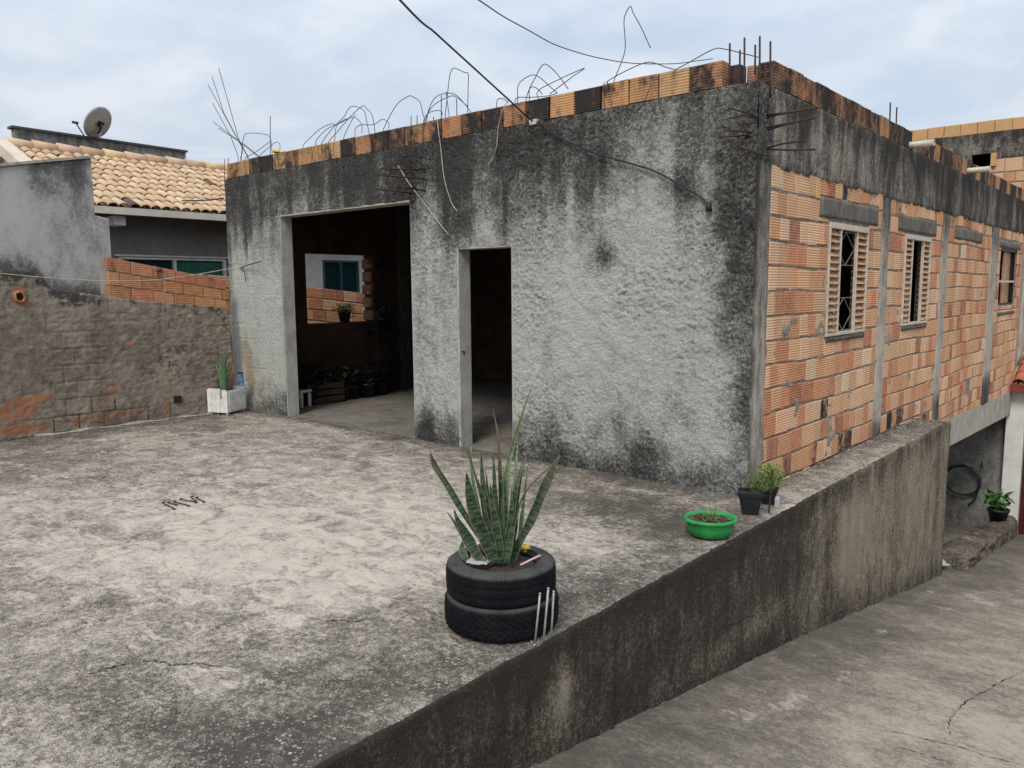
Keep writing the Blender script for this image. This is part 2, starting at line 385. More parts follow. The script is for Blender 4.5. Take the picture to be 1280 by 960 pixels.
M_alu = simple('bare_aluminium', (.42, .42, .42), .55, .25, .3, 40)
M_wood = simple('old_wood', (.045, .03, .02), .8, 0, .4, 15, .3)
M_iron = simple('black_iron', (.02, .02, .02), .5, .4, .3, 20)
M_hose = simple('green_hose', (.012, .04, .028), .4)
M_white = weathered('white_painted_render', (.72, .71, .68), (.62, .61, .58), (.40, .385, .36), (.15, .14, .13), .30, .2, .25, .12, .1, 1.2, .5, .7, .2, .25, 60, .003)
M_beige = weathered('beige_painted_render', (.68, .59, .49), (.58, .50, .41), (.38, .33, .27), (.15, .14, .13), .30, .2, .25, .12, .1, 1.2, .5, .7, .2, .25, 60, .003)
M_grey = weathered('smooth_grey_render', (.43, .42, .40), (.34, .33, .312), (.14, .136, .13), (.045, .044, .043), .34, .22, .26, .14, .12, .9, .55, .75, .2, .4, 60, .005)
M_greywall = weathered('charcoal_painted_wall', (.25, .245, .24), (.21, .206, .20), (.14, .138, .135), (.05, .05, .05), .36, .2, .2, .1, .1, 1, .3, .7, .2, .2, 60, .003)
M_parap = weathered('stained_parapet', (.30, .29, .27), (.21, .205, .19), (.10, .097, .09), (.035, .034, .033), .46, .25, .40, .25, .2, 1.4, .8, .7, .2, .4, 50, .006)
M_maroon = simple('maroon_gate_paint', (.10, .022, .02), .4, .2, .3, 10)
def tile_mat(name):
    t = NT(name); a = t.attr('col').outputs; n = t.noise(7, 6, .7); n3 = t.noise(60, 4)
    c = t.mix(t.ramp(n, .4, .7, 0, .35), a['Color'], (.30, .21, .13)); c = t.mix(t.ramp(n3, .55, .75, 0, .25), c, (.62, .5, .36))
    c = t.mix(t.ramp(t.m('ADD', a['Alpha'], t.m('MULTIPLY', t.m('SUBTRACT', n, .5), .8)), .4, .7, 0, .9), c, (.07, .05, .045))
    return t.done(c, .8, t.bump(n3, .3, .004), .25)
M_tile = tile_mat('clay_roof_tile')
def glass_mat():
    t = NT('dark_teal_glass'); return t.done((.008, .035, .04), .06, None, .6)
M_glass = glass_mat()
M_curtain = simple('green_curtain', (.03, .16, .12), .8, 0, .4, 20)
M_dish = simple('grey_dish_paint', (.34, .35, .36), .5, .2, .25, 12)
M_stone = simple('broken_mortar', (.26, .235, .20), .95, 0, .45, 40, .5)
M_ground = simple('bare_earth', (.16, .12, .085), 1, 0, .4, 2, .3)
M_crack = simple('crack_dirt', (.022, .02, .018), 1)

# ================================================================== setting: terrace, driveway, ground
def dz(y): return np.interp(y, [-20, -7.5, -3.2, .2, 2.4, 5.6, 14, 60], [.03, .02, -.58, -1.126, -1.52, -2.1, -3.55, -3.7])
def xe(y): return .405+.022*(fbm(y*2.1, y*0+3, 2, 4)-.5)+.030*(fbm(y*9, y*0+1, 4, 3)-.5)+.022*(fbm(y*24, y*0+5, 6, 3)-.5)
def P2(px, py): p = hit(px, py, 2, 0); return p[0], p[1]
TB = [(760, 625, 1.3, .35, .22), (820, 690, .5, 1.0, .22), (700, 760, .25, .5, .2), (900, 650, .3, .3, .15), (20, 600, 1.0, .8, .10), (420, 930, .5, .25, .22),  # px,py,rx,ry,amount : dark growth on the terrace
    (780, 640, .9, .45, .42), (700, 600, 1.0, .35, .25), (60, 570, 1.6, .8, .25), (250, 530, 1.2, .5, .22), (260, 935, .45, .2, .25), (120, 755, .10, .10, .5), (150, 752, .10, .06, .4), (60, 840, .3, .15, .12),
    (560, 760, .45, .35, .30), (470, 880, .8, .5, .25), (300, 930, .8, .3, .28), (500, 560, 1.0, .25, .2), (690, 690, .3, .3, .12), (800, 705, .35, .6, .30), (640, 830, .3, .4, .3), (120, 655, .8, .3, .15), (430, 780, .25, .12, .2)]
TL = [(350, 690, 1.4, .9, .8), (240, 640, 1.6, .7, .6), (560, 655, .9, .35, .5), (735, 690, .35, .35, .9), (270, 855, .28, .12, 1.2), (120, 700, .9, .5, .5), (420, 610, 1.3, .4, .4), (880, 690, .12, .5, .5), (600, 590, .5, .25, .4), (720, 615, .18, .12, .9), (480, 720, .5, .3, .5)]
def terr_masks(X, Y):
    R = -.06+.42*ss(-6.7, -7.5, X+.5*(fbm(X*1.5, Y*1.5, 3)-.5))+.55*ss(-.38, .0, Y+.35*(fbm(X*2, Y*2, 5)-.5))*ss(.0, -.3, X-.1)
    G = 0*X; B = 0*X
    for px, py, rx, ry, a in TB: cx, cy = P2(px, py); R = R+a*blob(X, Y, cx, cy, rx, ry)
    for px, py, rx, ry, a in TL: cx, cy = P2(px, py); b = a*blob(X, Y, cx, cy, rx, ry); G = G+b; R = R-.25*b
    B = ss(-1.0, -.2, X+.8*(fbm(X*1.3, Y*1.3, 1)-.5))*ss(-1.7, -2.9, Y)+ss(-3.3, -4.2, Y+.5*(fbm(X*1.2, Y*1.2, 2)-.5))*ss(-3.8, -1.5, X)
    B = np.clip(B, 0, 1)*(.35+.9*fbm(X*2.2, Y*2.2, 6))
    R = R+.22*ss(.22, .02, X)*0+.12*B
    R = R+.45*ss(.0, .5, Y)*ss(.25, .0, X)*fbm(X*3, Y*3, 2)
    return R, np.clip(G, 0, 1.3), np.clip(B, 0, 1)
def terr_fn(U, V):
    w = (U+7.5)/7.9
    X = np.where(U > .2, .2+(U-.2)*(xe(V)-.2)/.2, U)
    Z = .010*(fbm(X*1.1, V*1.1, 1)-.5)+.005*(fbm(X*7, V*7, 3)-.5)
    Z = np.where(U > .385, Z-.012, Z)
    return X, V, Z
ux = np.concatenate([cuts(-7.5, .36, .035), [.38, .392, .40]])
ter = grid('terrace', M_terr, ux, cuts(-8.5, .004, .035), terr_fn, terr_masks)
tag(ter, 'cracked weathered concrete terrace with black growth and exposed pebbles', 'terrace', kind='structure')
ledge = grid('terrace_ledge', M_terr, np.array([.006, .05, .1, .15, .2, .25, .3, .34, .37, .39, .40]), cuts(.004, 4.95, .04), terr_fn, lambda X, Y: (terr_masks(X, Y)[0]+.35*ss(2.2, 4.6, Y)+.12, 0*X, .4+0*X))
tag(ledge, 'narrow concrete ledge along the foot of the brick side wall', 'ledge', kind='structure')

def drv_masks(X, Y):
    R = .55*ss(1.5, .35, X+.5*(fbm(X, Y*.6, 2)-.5))+.10
    G = .6*ss(1.0, 2.6, X)*fbm(X*.7, Y*.5, 4)+.5*blob(X, Y, 2.1, -1.0, .9, .9)
    B = 0*X
    for px, py, rx, ry in [(1060, 845, .10, .16), (1160, 740, .07, .18), (1215, 745, .14, .30), (925, 895, .09, .13), (1240, 755, .1, .1), (985, 885, .1, .12), (860, 940, .05, .09), (1100, 790, .06, .2), (1000, 870, .06, .08), (1180, 760, .1, .1)]:
        for k in range(6):
            d = CF+CR*(px-640)/FPX-CU*(py-480)/FPX; t = 4.
            for _ in range(60): p = CAM+d*t; t += (p[2]-dz(p[1]))*1.2
        B = B+.72*blob(X, Y, p[0], p[1], rx*1.5, ry*1.6)
    return R, G, B
def drv_fn(U, V): return U, V, dz(V)+.012*(fbm(U*.9, V*.9, 5)-.5)-.02*ss(.7, .4, U)*0
drv = grid('driveway', M_drive, cuts(-.3, 3.2, .04, .3), cuts(-8, 14, .05), drv_fn, drv_masks)
tag(drv, 'sloping grey concrete driveway with pale scuffs and cracks', 'driveway', kind='structure')
drv2 = grid('driveway_side', M_drive, cuts(3.2, 9, .3), cuts(-8, 14, .1), lambda U, V: (U, V, dz(V)+.012*(fbm(3.2+0*U, V*.9, 5)-.5)), lambda X, Y: (0*X, .3+0*X, 0*X))
tag(drv2, kind='structure')
g_e = np.array([-900, -300, -100, -40, -20, -12, -7.9, -7.7, .1, .3, 9.2, 9.4, 14, 20, 40, 100, 300, 900.])
def ground_h(X, Y):
    return np.where(X < -7.65, -.12, np.where(X < .2, -3.9, dz(Y)-.06))
gnd = grid('ground', M_ground, g_e, np.array([-900, -300, -100, -40, -20, -12, -9, -6, -3, 0, 2, 4, 6, 8, 10, 12, 14, 17, 25, 60, 100, 300, 900.]), lambda U, V: (U, V, ground_h(U, V)))
tag(gnd, kind='structure')

def crack(name, pts, w, zf, parent):
    P = smooth_path([(p[0], p[1], 0) for p in pts], 10); mb = MB(); prev = None
    for i, p in enumerate(P):
        t = P[min(i+1, len(P)-1)]-P[max(i-1, 0)]; n = np.array([-t[1], t[0], 0])/(np.hypot(t[0], t[1])+1e-9)
        j = (rng.random()-.5)*w*3.5; ww = w*(.15+1.2*rng.random()**2)*min(1, 4*min(i, len(P)-1-i)/len(P)+.15)
        a = p+n*(j+ww); b = p+n*(j-ww); a = (a[0], a[1], zf(a)); b = (b[0], b[1], zf(b))
        if prev: mb.quad(prev[0], prev[1], b, a)
        prev = (a, b)
    return mb.build(name, M_crack, parent)
def tz(p): return float(.010*(fbm(np.array([p[0]*1.1]), np.array([p[1]*1.1]), 1)[0]-.5)+.005*(fbm(np.array([p[0]*7.]), np.array([p[1]*7.]), 3)[0]-.5))+.003
crack('crack', [P2(*q) for q in [(95, 850), (128, 838), (165, 829), (200, 827), (214, 832), (248, 829), (285, 836)]], .006, tz, ter)
crack('crack', [P2(*q) for q in [(400, 781), (414, 775), (440, 777), (468, 772)]], .005, tz, ter)
crack('crack', [P2(*q) for q in [(372, 522), (400, 528), (440, 538), (480, 546), (520, 554), (575, 566)]], .007, tz, ter)
def PD(px, py):
    d = CF+CR*(px-640)/FPX-CU*(py-480)/FPX; t = 4.
    for _ in range(80): p = CAM+d*t; t += (p[2]-dz(p[1]))*1.2
    return p
def dzf(p): return float(dz(p[1])+.012*(fbm(np.array([p[0]*.9]), np.array([p[1]*.9]), 5)[0]-.5))+.003
crack('crack', [PD(*q) for q in [(1090, 912), (1125, 917), (1160, 926), (1200, 935), (1240, 948), (1278, 956)]], .0042, dzf, drv)
crack('crack', [PD(*q) for q in [(1196, 934), (1186, 912), (1190, 896), (1205, 880), (1230, 865), (1262, 848), (1280, 838)]], .0048, dzf, drv)
crack('crack', [PD(*q) for q in [(1118, 933), (1150, 942), (1180, 952), (1215, 962)]], .0035, dzf, drv)

# ------------------------------------------------------------------ retaining wall
def rw_fn(U, V):
    yb = np.minimum(U, 4.95); top = -.006; bot = np.minimum(dz(yb)-.08, -.1)
    Z = top+(bot-top)*V; Z = np.where(V < 0, -.002, Z)
    d = .018*(fbm(U*3, Z*3, 1)-.5)+.012*(fbm(U*14, Z*14, 2, 3)-.5)-.02*ss(.0, .05, -Z)*0
    X = np.where(U <= 4.95, xe(U)+d+.004, xe(np.array(4.95))-(U-4.95)); X = X-.03*(V < 0)
    Y = np.where(U <= 4.95, U, 4.95+d*.7)
    return X, Y, Z
def rw_masks(U, V):
    yb = np.minimum(U, 4.95); Z = -V*(-np.minimum(dz(yb)-.08, -.1))
    st = fbm(U*5, Z*.5, 3, 4); hh = -(dz(yb))
    R = .74*ss(.75, -.15, U+.7*(fbm(U*1.4, Z*1.1, 5)-.5))+.08
    R = R-.75*blob(U, Z, -3.0, -.34, .17, .2)-.40*blob(U, Z, -.3, -.75, .5, .12)-.3*blob(U, Z, -1.1, -.72, .9, .10)-.5*blob(U, Z, -2.95, -.30, .05, .12)
    R = R+.38*ss(-.28, .0, Z+.25*(st-.5))+.55*(st-.42)*ss(.2, .8, U)
    R = R+.38*ss(.30, .05, Z+hh+.2*(fbm(U*2.5, Z*0, 2)-.5))*ss(0, 1, U)
    R = R+.5*blob(U, Z, .82, -.5, .14, .6)+.45*blob(U, Z, 4.5, -.5, .15, .7)+.25*blob(U, Z, 2.7, -.3, .12, .5)-.5*blob(U, Z, 1.35, -.55, .45, .35)-.2*blob(U, Z, 3.2, -.7, 1.2, .5)
    G = .8*blob(U, Z, 1.3, -.55, .4, .4)+.3*ss(1, 2, U)
    return R, G, .8*ss(.6, -.4, U)+0*Z
rw = grid('retaining_wall', M_ret, cuts(-8.5, 5.55, .03, 4.95), np.concatenate([[-.05], np.linspace(0, 1, 60)]), rw_fn, rw_masks)
tag(rw, 'low concrete retaining wall blackened with mould between terrace and driveway', 'retaining wall')

def wall_crack(pts, w):
    P = smooth_path([hit(px, py, 0, .42) for px, py in pts], 10); mb = MB(); prev = None
    for i, p in enumerate(P):
        ww = w*(.15+1.1*rng.random()**2)*min(1, 4*min(i, len(P)-1-i)/len(P)+.1); j = (rng.random()-.5)*w*3; x = float(xe(np.array(p[1])))+.018
        a = (x, p[1], p[2]+j+ww); b = (x, p[1], p[2]+j-ww)
        if prev: mb.quad(prev[0], prev[1], b, a)
        prev = (a, b)
    return mb.build('crack', M_crack, rw)
wall_crack([(872, 800), (893, 788), (915, 781), (938, 770), (958, 763), (972, 760)], .006); wall_crack([(800, 750), (850, 725), (905, 703), (940, 690)], .004); wall_crack([(960, 765), (966, 780), (970, 795)], .004)

# ================================================================== the unfinished house
house = thing('unfinished_house', 'unfinished house of rough grey render and bare orange brick with rebar sprouting from its top', 'house')
XL = -7.80; BO = (-6.48, -3.94, -.1, 2.64); DO = (-3.235, -2.475, -.1, 2.10)
inh = lambda U, V: ~(((U > BO[0]) & (U < BO[1]) & (V < BO[3])) | ((U > DO[0]) & (U < DO[1]) & (V < DO[3])))
def fw_disp(U, V):
    rough = .35+.65*ss(-6.2, -3.5, U)
    a = fbm(U*9, V*11, 1, 3)-.5; r = 1-np.abs(2*fbm(U*16+V*7, V*22-U*4, 2, 4)-1); r2 = 1-np.abs(2*fbm(U*34, V*40, 5, 3)-1)
    pt = .55+.9*ss(.35, .65, fbm(U*1.7, V*1.7, 6, 3)); d = rough*(.024*a+pt*(.015*(r-.75)+.026*(r2-.75))+.012*(1-np.abs(2*fbm(U*7+V*9, V*3-U*2, 3, 3)-1)-.7))+.012*(fbm(U*1.2, V*1.2, 4)-.5)
    # faint block courses under the thin render of the left pier
    lp = ss(-6.3, -6.6, U); gz = np.abs(((V+.02) % .205)-.1)/.1; d = d-lp*.006*ss(.86, 1., gz)*ss(.4, .6, fbm(U*3, V*3, 6))
    e = np.minimum.reduce([np.abs(U-BO[0])+(V > BO[3]), np.abs(U-BO[1])+(V > BO[3]), np.abs(U-DO[0])+(V > DO[3]), np.abs(U-DO[1])+(V > DO[3])])
    return d*ss(-.01, .04, e)
def fw_masks(U, V):
    st = fbm(U*7, V*.55, 1, 4); n = fbm(U*1.3, V*1.3, 2, 4); n2 = fbm(U*4, V*4, 3, 4)
    R = ss(1.75, 3.25, V+.65*(st-.5)+.45*(n-.5))*.74+.22*ss(.5, .75, st)*ss(1.6, 2.6, V)
    R = R-.20*blob(U, V, -.85, 2.70, .38, .40)-.25*blob(U, V, -1.6, 2.35, .7, .25)+.12*ss(-2.0, -3.0, U)*ss(2.0, 3.0, V)
    wdt = .10+.36*ss(1.0, 3.2, V)+.12*(n-.5); R = np.maximum(R, .80*ss(wdt+.24, wdt-.12, -U+.30*(n2-.5))*ss(-.2, .5, V))
    R = np.maximum(R, .70*ss(.52, .02, V+.34*(n2-.5)+.14*(n-.5)))
    R = R+.22*ss(.8, .2, V)*ss(.45, .6, n)
    R = R+.20*ss(-2.6, -3.6, U)*ss(.5, .62, fbm(U*6, V*.9, 5, 4))*ss(.2, 1.2, V)
    R = R+.42*ss(.22, 0, np.abs(U+3.75)-.02)*ss(.9, .2, V)
    for px, py, r, a in [(755, 323, .13, .75), (845, 238, .16, .40), (745, 232, .35, .25), (688, 415, .17, .28), (770, 520, .22, .34), (850, 512, .14, .35), (700, 510, .2, .25), (815, 548, .28, .32), (690, 445, .12, .22), (640, 270, .3, .2), (750, 420, .1, .2), (770, 445, .08, .2), (310, 380, .10, .35), (318, 280, .2, .3), (650, 215, .6, .2), (910, 300, .25, .35)]:
        p = hit(px, py, 1, 0); R = R+a*blob(U, V, p[0]+.05*(n2-.5), p[2]+.08*(n-.5), r, r*1.1)
    R = R+.30*ss(-7.55, -7.8, U)
    G = .5*ss(-6.3, -6.6, U)*ss(2.3, 1.6, V)+.55*ss(.8, 1.4, V)*ss(2.3, 1.7, V)*ss(-3.0, -1.5, U)+.4*ss(1.6, .6, V)*ss(-6.3, -6.9, U)-.9*ss(-2.5, -3.3, U)*ss(-6.4, -5, U)*.5-.5*ss(1.6, 2.6, V)*ss(-6.2, -6.6, U)
    G = G+.6*(fbm(U*.8, V*.8, 7)-.5)
    B = 1.0*blob(U, V, -7.35, .62, .22, .38)+.6*blob(U, V, -7.45, .95, .12, .2)+.5*blob(U, V, -6.95, .3, .3, .2)
    return np.clip(R, 0, 1), G, B
grid('front_wall', M_plaster, cuts(XL, .012, .0115, BO[0], BO[1], DO[0], DO[1]), cuts(-.05, 3.222, .0115, BO[3], DO[3]), lambda U, V: (U, -.018-fw_disp(U, V), V), fw_masks, inh, house)
core = MB(); panel(core, lambda u, v, d: (u, d, v), XL, -.012, -.3, 3.205, [BO, DO], .004, .15); core.build('front_wall_core', M_dimwall, house)
# reveals and lintel soffits, bare grey cast concrete
def slab(name, lo, hi, mat, parent, bev=.006):
    mb = MB(); mb.box(lo, hi, bev=bev); return mb.build(name, mat, parent)
M_jamb = weathered('jamb_concrete', (.46, .455, .41), (.36, .355, .32), (.19, .182, .165), (.07, .066, .06), .36, .2, .25, .2, .2, 2, .7, .7, .2, .4, 70, .005)
slab('door_jamb', (BO[0]-.006, -.014, -.02), (BO[0]+.012, .165, 2.63), M_jamb, house); slab('door_jamb', (BO[1]-.012, -.013, -.02), (BO[1]+.008, .165, 2.63), M_jamb, house)
slab('opening_lintel', (BO[0]-.06, -.017, 2.622), (BO[1]+.012, .165, 2.645), M_conc, house)
slab('door_jamb', (DO[0]-.008, -.016, -.02), (DO[0]+.022, .165, 2.085), M_jamb, house); slab('door_jamb', (DO[1]-.012, -.013, -.02), (DO[1]+.008, .165, 2.085), M_jamb, house)
slab('door_lintel', (DO[0]-.05, -.019, 2.083), (DO[1]+.09, .165, 2.103), M_conc, house)
mb = MB(); mb.tube([(DO[0]+.022, .02, 1.02), (DO[0]+.06, .02, 1.02), (DO[0]+.06, .02, .985)], .008, 6); mb.build('hinge_pin', M_iron, house)
# render lapping round the corner above the column
grid('corner_render', M_plaster, cuts(-.012, .325, .0145), cuts(2.60, 3.222, .0145),
     lambda U, V: (.010+fw_disp(U*1.3+3, V)*ss(.33, .25, U+.04*(fbm(U*0, V*8, 2)-.5))-.03*ss(.28, .32, U)-.03*ss(2.68, 2.6, V+.08*(fbm(U*12, V*0, 4)-.5)), U, V), lambda U, V: (.85+0*U, 0*U, 0*U), None, house)

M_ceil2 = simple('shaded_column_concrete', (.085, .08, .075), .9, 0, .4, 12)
# interior shell
mb = MB(); ih = [(1.07, 2.37, 1.16, 2.23)]
panel(mb, lambda u, v, d: (d, u, v), .15, 16, -.3, 3.05, ih, -7.78, -7.52); lw = mb.build('left_wall', M_dimwall, house)
mb = MB(); panel(mb, lambda u, v, d: (u, d, v), -7.52, -.15, -.05, 3.05, [(-2.2, -1.4, -.1, 2.1)], 4.6, 4.74); mb.build('partition_wall', M_dimwall, house)
mb = MB(); panel(mb, lambda u, v, d: (u, d, v), -7.8, -.02, -.3, 3.05, [], 15.9, 16.05); mb.build('rear_wall', M_dimwall, house)
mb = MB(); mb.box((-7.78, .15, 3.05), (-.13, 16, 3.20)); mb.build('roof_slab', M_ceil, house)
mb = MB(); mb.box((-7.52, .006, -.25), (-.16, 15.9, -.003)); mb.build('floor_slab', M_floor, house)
mb = MB(); mb.box((-7.52, 2.86, 0), (-7.44, 3.06, 3.05), bev=.01); mb.build('column', M_ceil2, house)
# ragged brick edge of the inner window
mb = MB()
for k in range(5):
    z0 = 1.19+k*.205; mb.box((-7.77, 2.335-.03*rng.random(), z0), (-7.53, 2.369, z0+.15), (.10, .05, .03, .3))
mb.build('window_jamb', M_inner, house)

# ------------------------------------------------------------------ brick courses
PAL = [(.67, .40, .235), (.61, .31, .16), (.56, .24, .12), (.70, .49, .32), (.35, .13, .08), (.62, .37, .21), (.68, .44, .265), (.46, .18, .10)]
def pick(w=(3, 3.6, 2.6, 1.6, 1., 2.6, 2.4, 1.6)):
    c = random.choices(PAL, w)[0]; k = random.uniform(.86, 1.1); return tuple(min(1, v*k*random.uniform(.96, 1.04)) for v in c)
def brick(mb, mp, u0, u1, v0, v1, d0, d1, col):
    """one hollow brick; face corners nudged so that no two courses line up exactly"""
    j = lambda s: random.uniform(-s, s)
    q = [(u0+j(.003), v0+j(.004)), (u1+j(.003), v0+j(.004)), (u1+j(.003), v1+j(.003)), (u0+j(.003), v1+j(.003))]; b = .006; t = j(.0025)
    A = [mp(u, v, d0) for u, v in q]
    B = [mp(u, v, d1-b+t) for u, v in q]
    cu, cv = (u0+u1)/2, (v0+v1)/2
    Cc = [mp(u-b*(1 if u > cu else -1), v-b*(1 if v > cv else -1), d1+t+j(.0015)) for u, v in q]
    V = A+B+Cc; F = [(8, 9, 10, 11)]+[(4+i, 4+(i+1) % 4, 8+(i+1) % 4, 8+i) for i in range(4)]+[(i, (i+1) % 4, 4+(i+1) % 4, 4+i) for i in range(4)]
    mb.add(V, F, col)
def courses(mb, mp, u0, u1, rows, holes, d0, d1, moldf, widths=(.19, .19, .19, .29, .24), joint=.009, colf=None, vj=.021, skip=0):
    for (v0, v1) in rows:
        u = u0-random.uniform(0, .2)
        hs = [h for h in holes if h[3] > v0+.02 and h[2] < v1-.02]
        br = sorted(set([h[0] for h in hs]+[h[1] for h in hs]))
        while u < u1:
            w = random.choice(widths); e = u+w
            for b in br:
                if u+.05 < b < e: e = b
            for b in br:
                if e < b < e+.06: e = b
            a, c = max(u, u0), min(e, u1); lo, hi = v0, v1; ok = True; cu = (a+c)/2
            for h in hs:
                if h[0] <= cu <= h[1]:
                    if h[2] <= lo+.02 and h[3] >= hi-.02: ok = False
                    elif h[2] > lo: hi = min(hi, h[2])
                    else: lo = max(lo, h[3])
            if ok and hi-lo > .04 and c-a > .035 and random.random() > skip:
                cc = (colf or pick)() ; brick(mb, mp, a+joint/2, c-joint/2, lo+vj*random.uniform(.3, .7), hi-vj*random.uniform(.3, .7), d0, d1, cc+(max(0, min(1, moldf(cu, (lo+hi)/2))),))
            u = e
# side wall
SX = lambda u, v, d: (d, u, v+.008*math.sin(u*1.7+v*1.3)+.006*math.sin(u*3.1+v*7))
COLS = [(.285, .30), (3.20, 3.50), (5.80, 6.16), (9.0, 9.62), (12.4, 12.8)]
WIN = [(1.62, 2.735, 1.205, 2.27), (4.10, 5.225, 1.205, 2.275), (9.90, 11.45, 1.32, 2.31)]
LIN = [(1.37, 3.07, 2.305, 2.485), (3.80, 5.50, 2.305, 2.485), (6.48, 8.30, 2.325, 2.485), (9.66, 11.7, 2.32, 2.42)]
holes = [(a, b, -1, 3) for a, b in COLS[1:]]+[(w[0]-.015, w[1]+.015, w[2]-.01, w[3]+.035) for w in WIN]+LIN
rows = [(-.40+.204*k, -.40+.204*(k+1)) for k in range(15)]; rows[-1] = (rows[-1][0], 2.66)
def side_mold(u, v):
    m = .10+.25*random.random()*(random.random() < .3)
    if u < 5 and v < .28: m += .42*random.random()*(1.25-v/.4)+(.18 if u > 1.2 else 0)
    if v > 2.45: m += .22
    if (1.5 < u < 2.9 or 4 < u < 5.4) and 1.0 < v < 1.21: m += .22
    if abs(u-1.75) < .12 and .2 < v < .75: m += .33
    if 4.9 < u < 5.8 and v < .25: m += .35
    return m
for (ua, ub) in [(.30, 3.205), (3.495, 5.805), (6.155, 9.005), (9.615, 11.98)]:
    mb = MB(); courses(mb, SX, ua, ub, rows, holes, -.02, .0, side_mold, skip=.008); mb.build('brick_wall', M_brick, house)
mb = MB(); panel(mb, lambda u, v, d: (d, u, v), .15, 16, -.30, 3.06, [w for w in WIN], -.15, -.022); mb.build('mortar_wall', M_mortar, house)
def mortar_fn(U, V):
    n = fbm(U*9, V*9, 1, 4)-.5; r = fbm(U*28, V*28, 3, 3)-.5; smear = ss(.68, .82, fbm(U*3.6, V*4.2, 5, 4))
    return -.009+.017*n+.012*r+.010*smear, U, V
ink = lambda U, V: ~np.logical_or.reduce([(U > w[0]) & (U < w[1]) & (V > w[2]) & (V < w[3]) for w in WIN])
grid('mortar_face', M_mortar, cuts(.28, 12, .019, *[x for w in WIN for x in w[:2]]), cuts(-.30, 2.66, .019, *[x for w in WIN for x in w[2:]]), mortar_fn, lambda U, V: (.15+.35*ss(.35, -.1, V)*ss(5.2, 1, U)+.3*(fbm(U*1.5, V*1.5, 2)-.5), 0*U, 0*U), ink, house)
# columns, beams and lintels
def cast(name, mat, u0, u1, v0, v1, x, mask, step=.03, amp=.006, ragged=0, sl=0):
    def fn(U, V):
        d = amp*(fbm(U*6, V*6, 1, 4)-.5)*2+.004*(fbm(U*30, V*30, 2, 3)-.5)
        rim = np.minimum.reduce([U-u0, u1-U, V-v0, v1-V]); d = d-.03*ss(.004, 0., rim)
        if ragged: d = d-.03*ss(.0, -.02, V-v0-ragged*fbm(U*7, U*0+2, 3, 4))
        return x+d, U, V+sl*(U-u0)
    return grid(name, mat, cuts(u0, u1, step), np.concatenate([[v0], cuts(v0+.004, v1-.004, step), [v1]]), fn, mask, None, house)
def colmask(U, V): return .10+.45*ss(2.0, 2.6, V)+.7*ss(.35, .0, V)+.25*(fbm(U*9, V*.8, 2)-.4), .5*ss(2, .5, V), 0*U
cast('corner_column', M_conc, -.004, .300, -.02, 2.70, .004, lambda U, V: (.30+.4*ss(1.6, 2.6, V)+.35*ss(.10, .02, U)+.3*(fbm(U*14, V*.8, 3)-.5), .2+0*U, 0*U))
for a, b in COLS[1:]: cast('column', M_conc, a, b, -.32 if a > 5 else -.03, 2.66, .006, colmask)
def bandmask(U, V):
    st = fbm(U*6, V*.4, 1, 4); n = fbm(U*1.2, V*2, 3, 4)
    R = .16+.42*ss(2.85, 3.22, V+.3*(st-.5))+.75*(st-.45)+.35*(n-.5)+.25*ss(3, 7, U)
    for c, w in [(6.0, .18), (9.3, .15), (11.9, .2), (10.5, .15), (11.2, .12)]: R = R+.45*np.exp(-((U-c)/w)**2)
    return R, .4*ss(2.5, .4, U), 0*U
cast('ring_beam', M_band, .29, 16, 2.595, 3.225, .010, bandmask, .03, .008, .07)
for k, (a, b, c, d) in enumerate(LIN): cast('window_lintel' if k != 2 else 'lintel', M_lintel, a, b, c, d, .007, lambda U, V: (.12+.25*fbm(U*5, V*1.5, 3), .2+0*U, 0*U), .03, .003)
mb = MB()
for (a, b, c, d) in [(4.9, 16, 0, 0)]:
    f = lambda u, top: (-.232-.024*(u-6.3)) if top else (-.655-.030*(u-6.3))
    for u0 in np.arange(a, b, .5):
        u1 = u0+.5; mb.quad((.002, u0, f(u0, 0)), (.002, u1, f(u1, 0)), (.002, u1, f(u1, 1)), (.002, u0, f(u0, 1))); mb.quad((-.22, u0, f(u0, 0)), (-.22, u1, f(u1, 0)), (.002, u1, f(u1, 0)), (.002, u0, f(u0, 0))); mb.quad((-.02, u0, f(u0, 1)), (-.02, u1, f(u1, 1)), (.002, u1, f(u1, 1)), (.002, u0, f(u0, 1)))
mb.build('lower_beam', M_conc, house)
M_lower = weathered('grey_lower_render', (.34, .33, .30), (.25, .24, .22), (.13, .125, .115), (.06, .057, .052), .38, .25, .3, .25, .15, 1.5, .3, .7, .2, .8, 40, .014)
grid('lower_wall', M_lower, cuts(-4.0, -.07, .05), cuts(-3.9, -.3, .05), lambda U, V: (U, 12.0-.02*(fbm(U*4, V*4, 2)-.5), V), lambda U, V: (.25*ss(-2.4, -3.2, V)+.1, 0*U, 0*U), None, house)  # grey render, a little darker towards the floor
mb = MB(); panel(mb, lambda u, v, d: (u, d, v), -7.8, .0, -3.9, -.3, [], 12.03, 12.2); panel(mb, lambda u, v, d: (d, u, v), 4.93, 12.03, -3.9, -.3, [], -4.15, -4.0)
panel(mb, lambda u, v, d: (u, d, v), -4.0, .36, -3.9, -.26, [], 4.78, 4.93); mb.build('lower_wall', M_lower, house)
mb = MB(); mb.box((-7.8, 4.8, -.255), (-.225, 16, -.252)); mb.build('lower_ceiling', M_ceil, house)

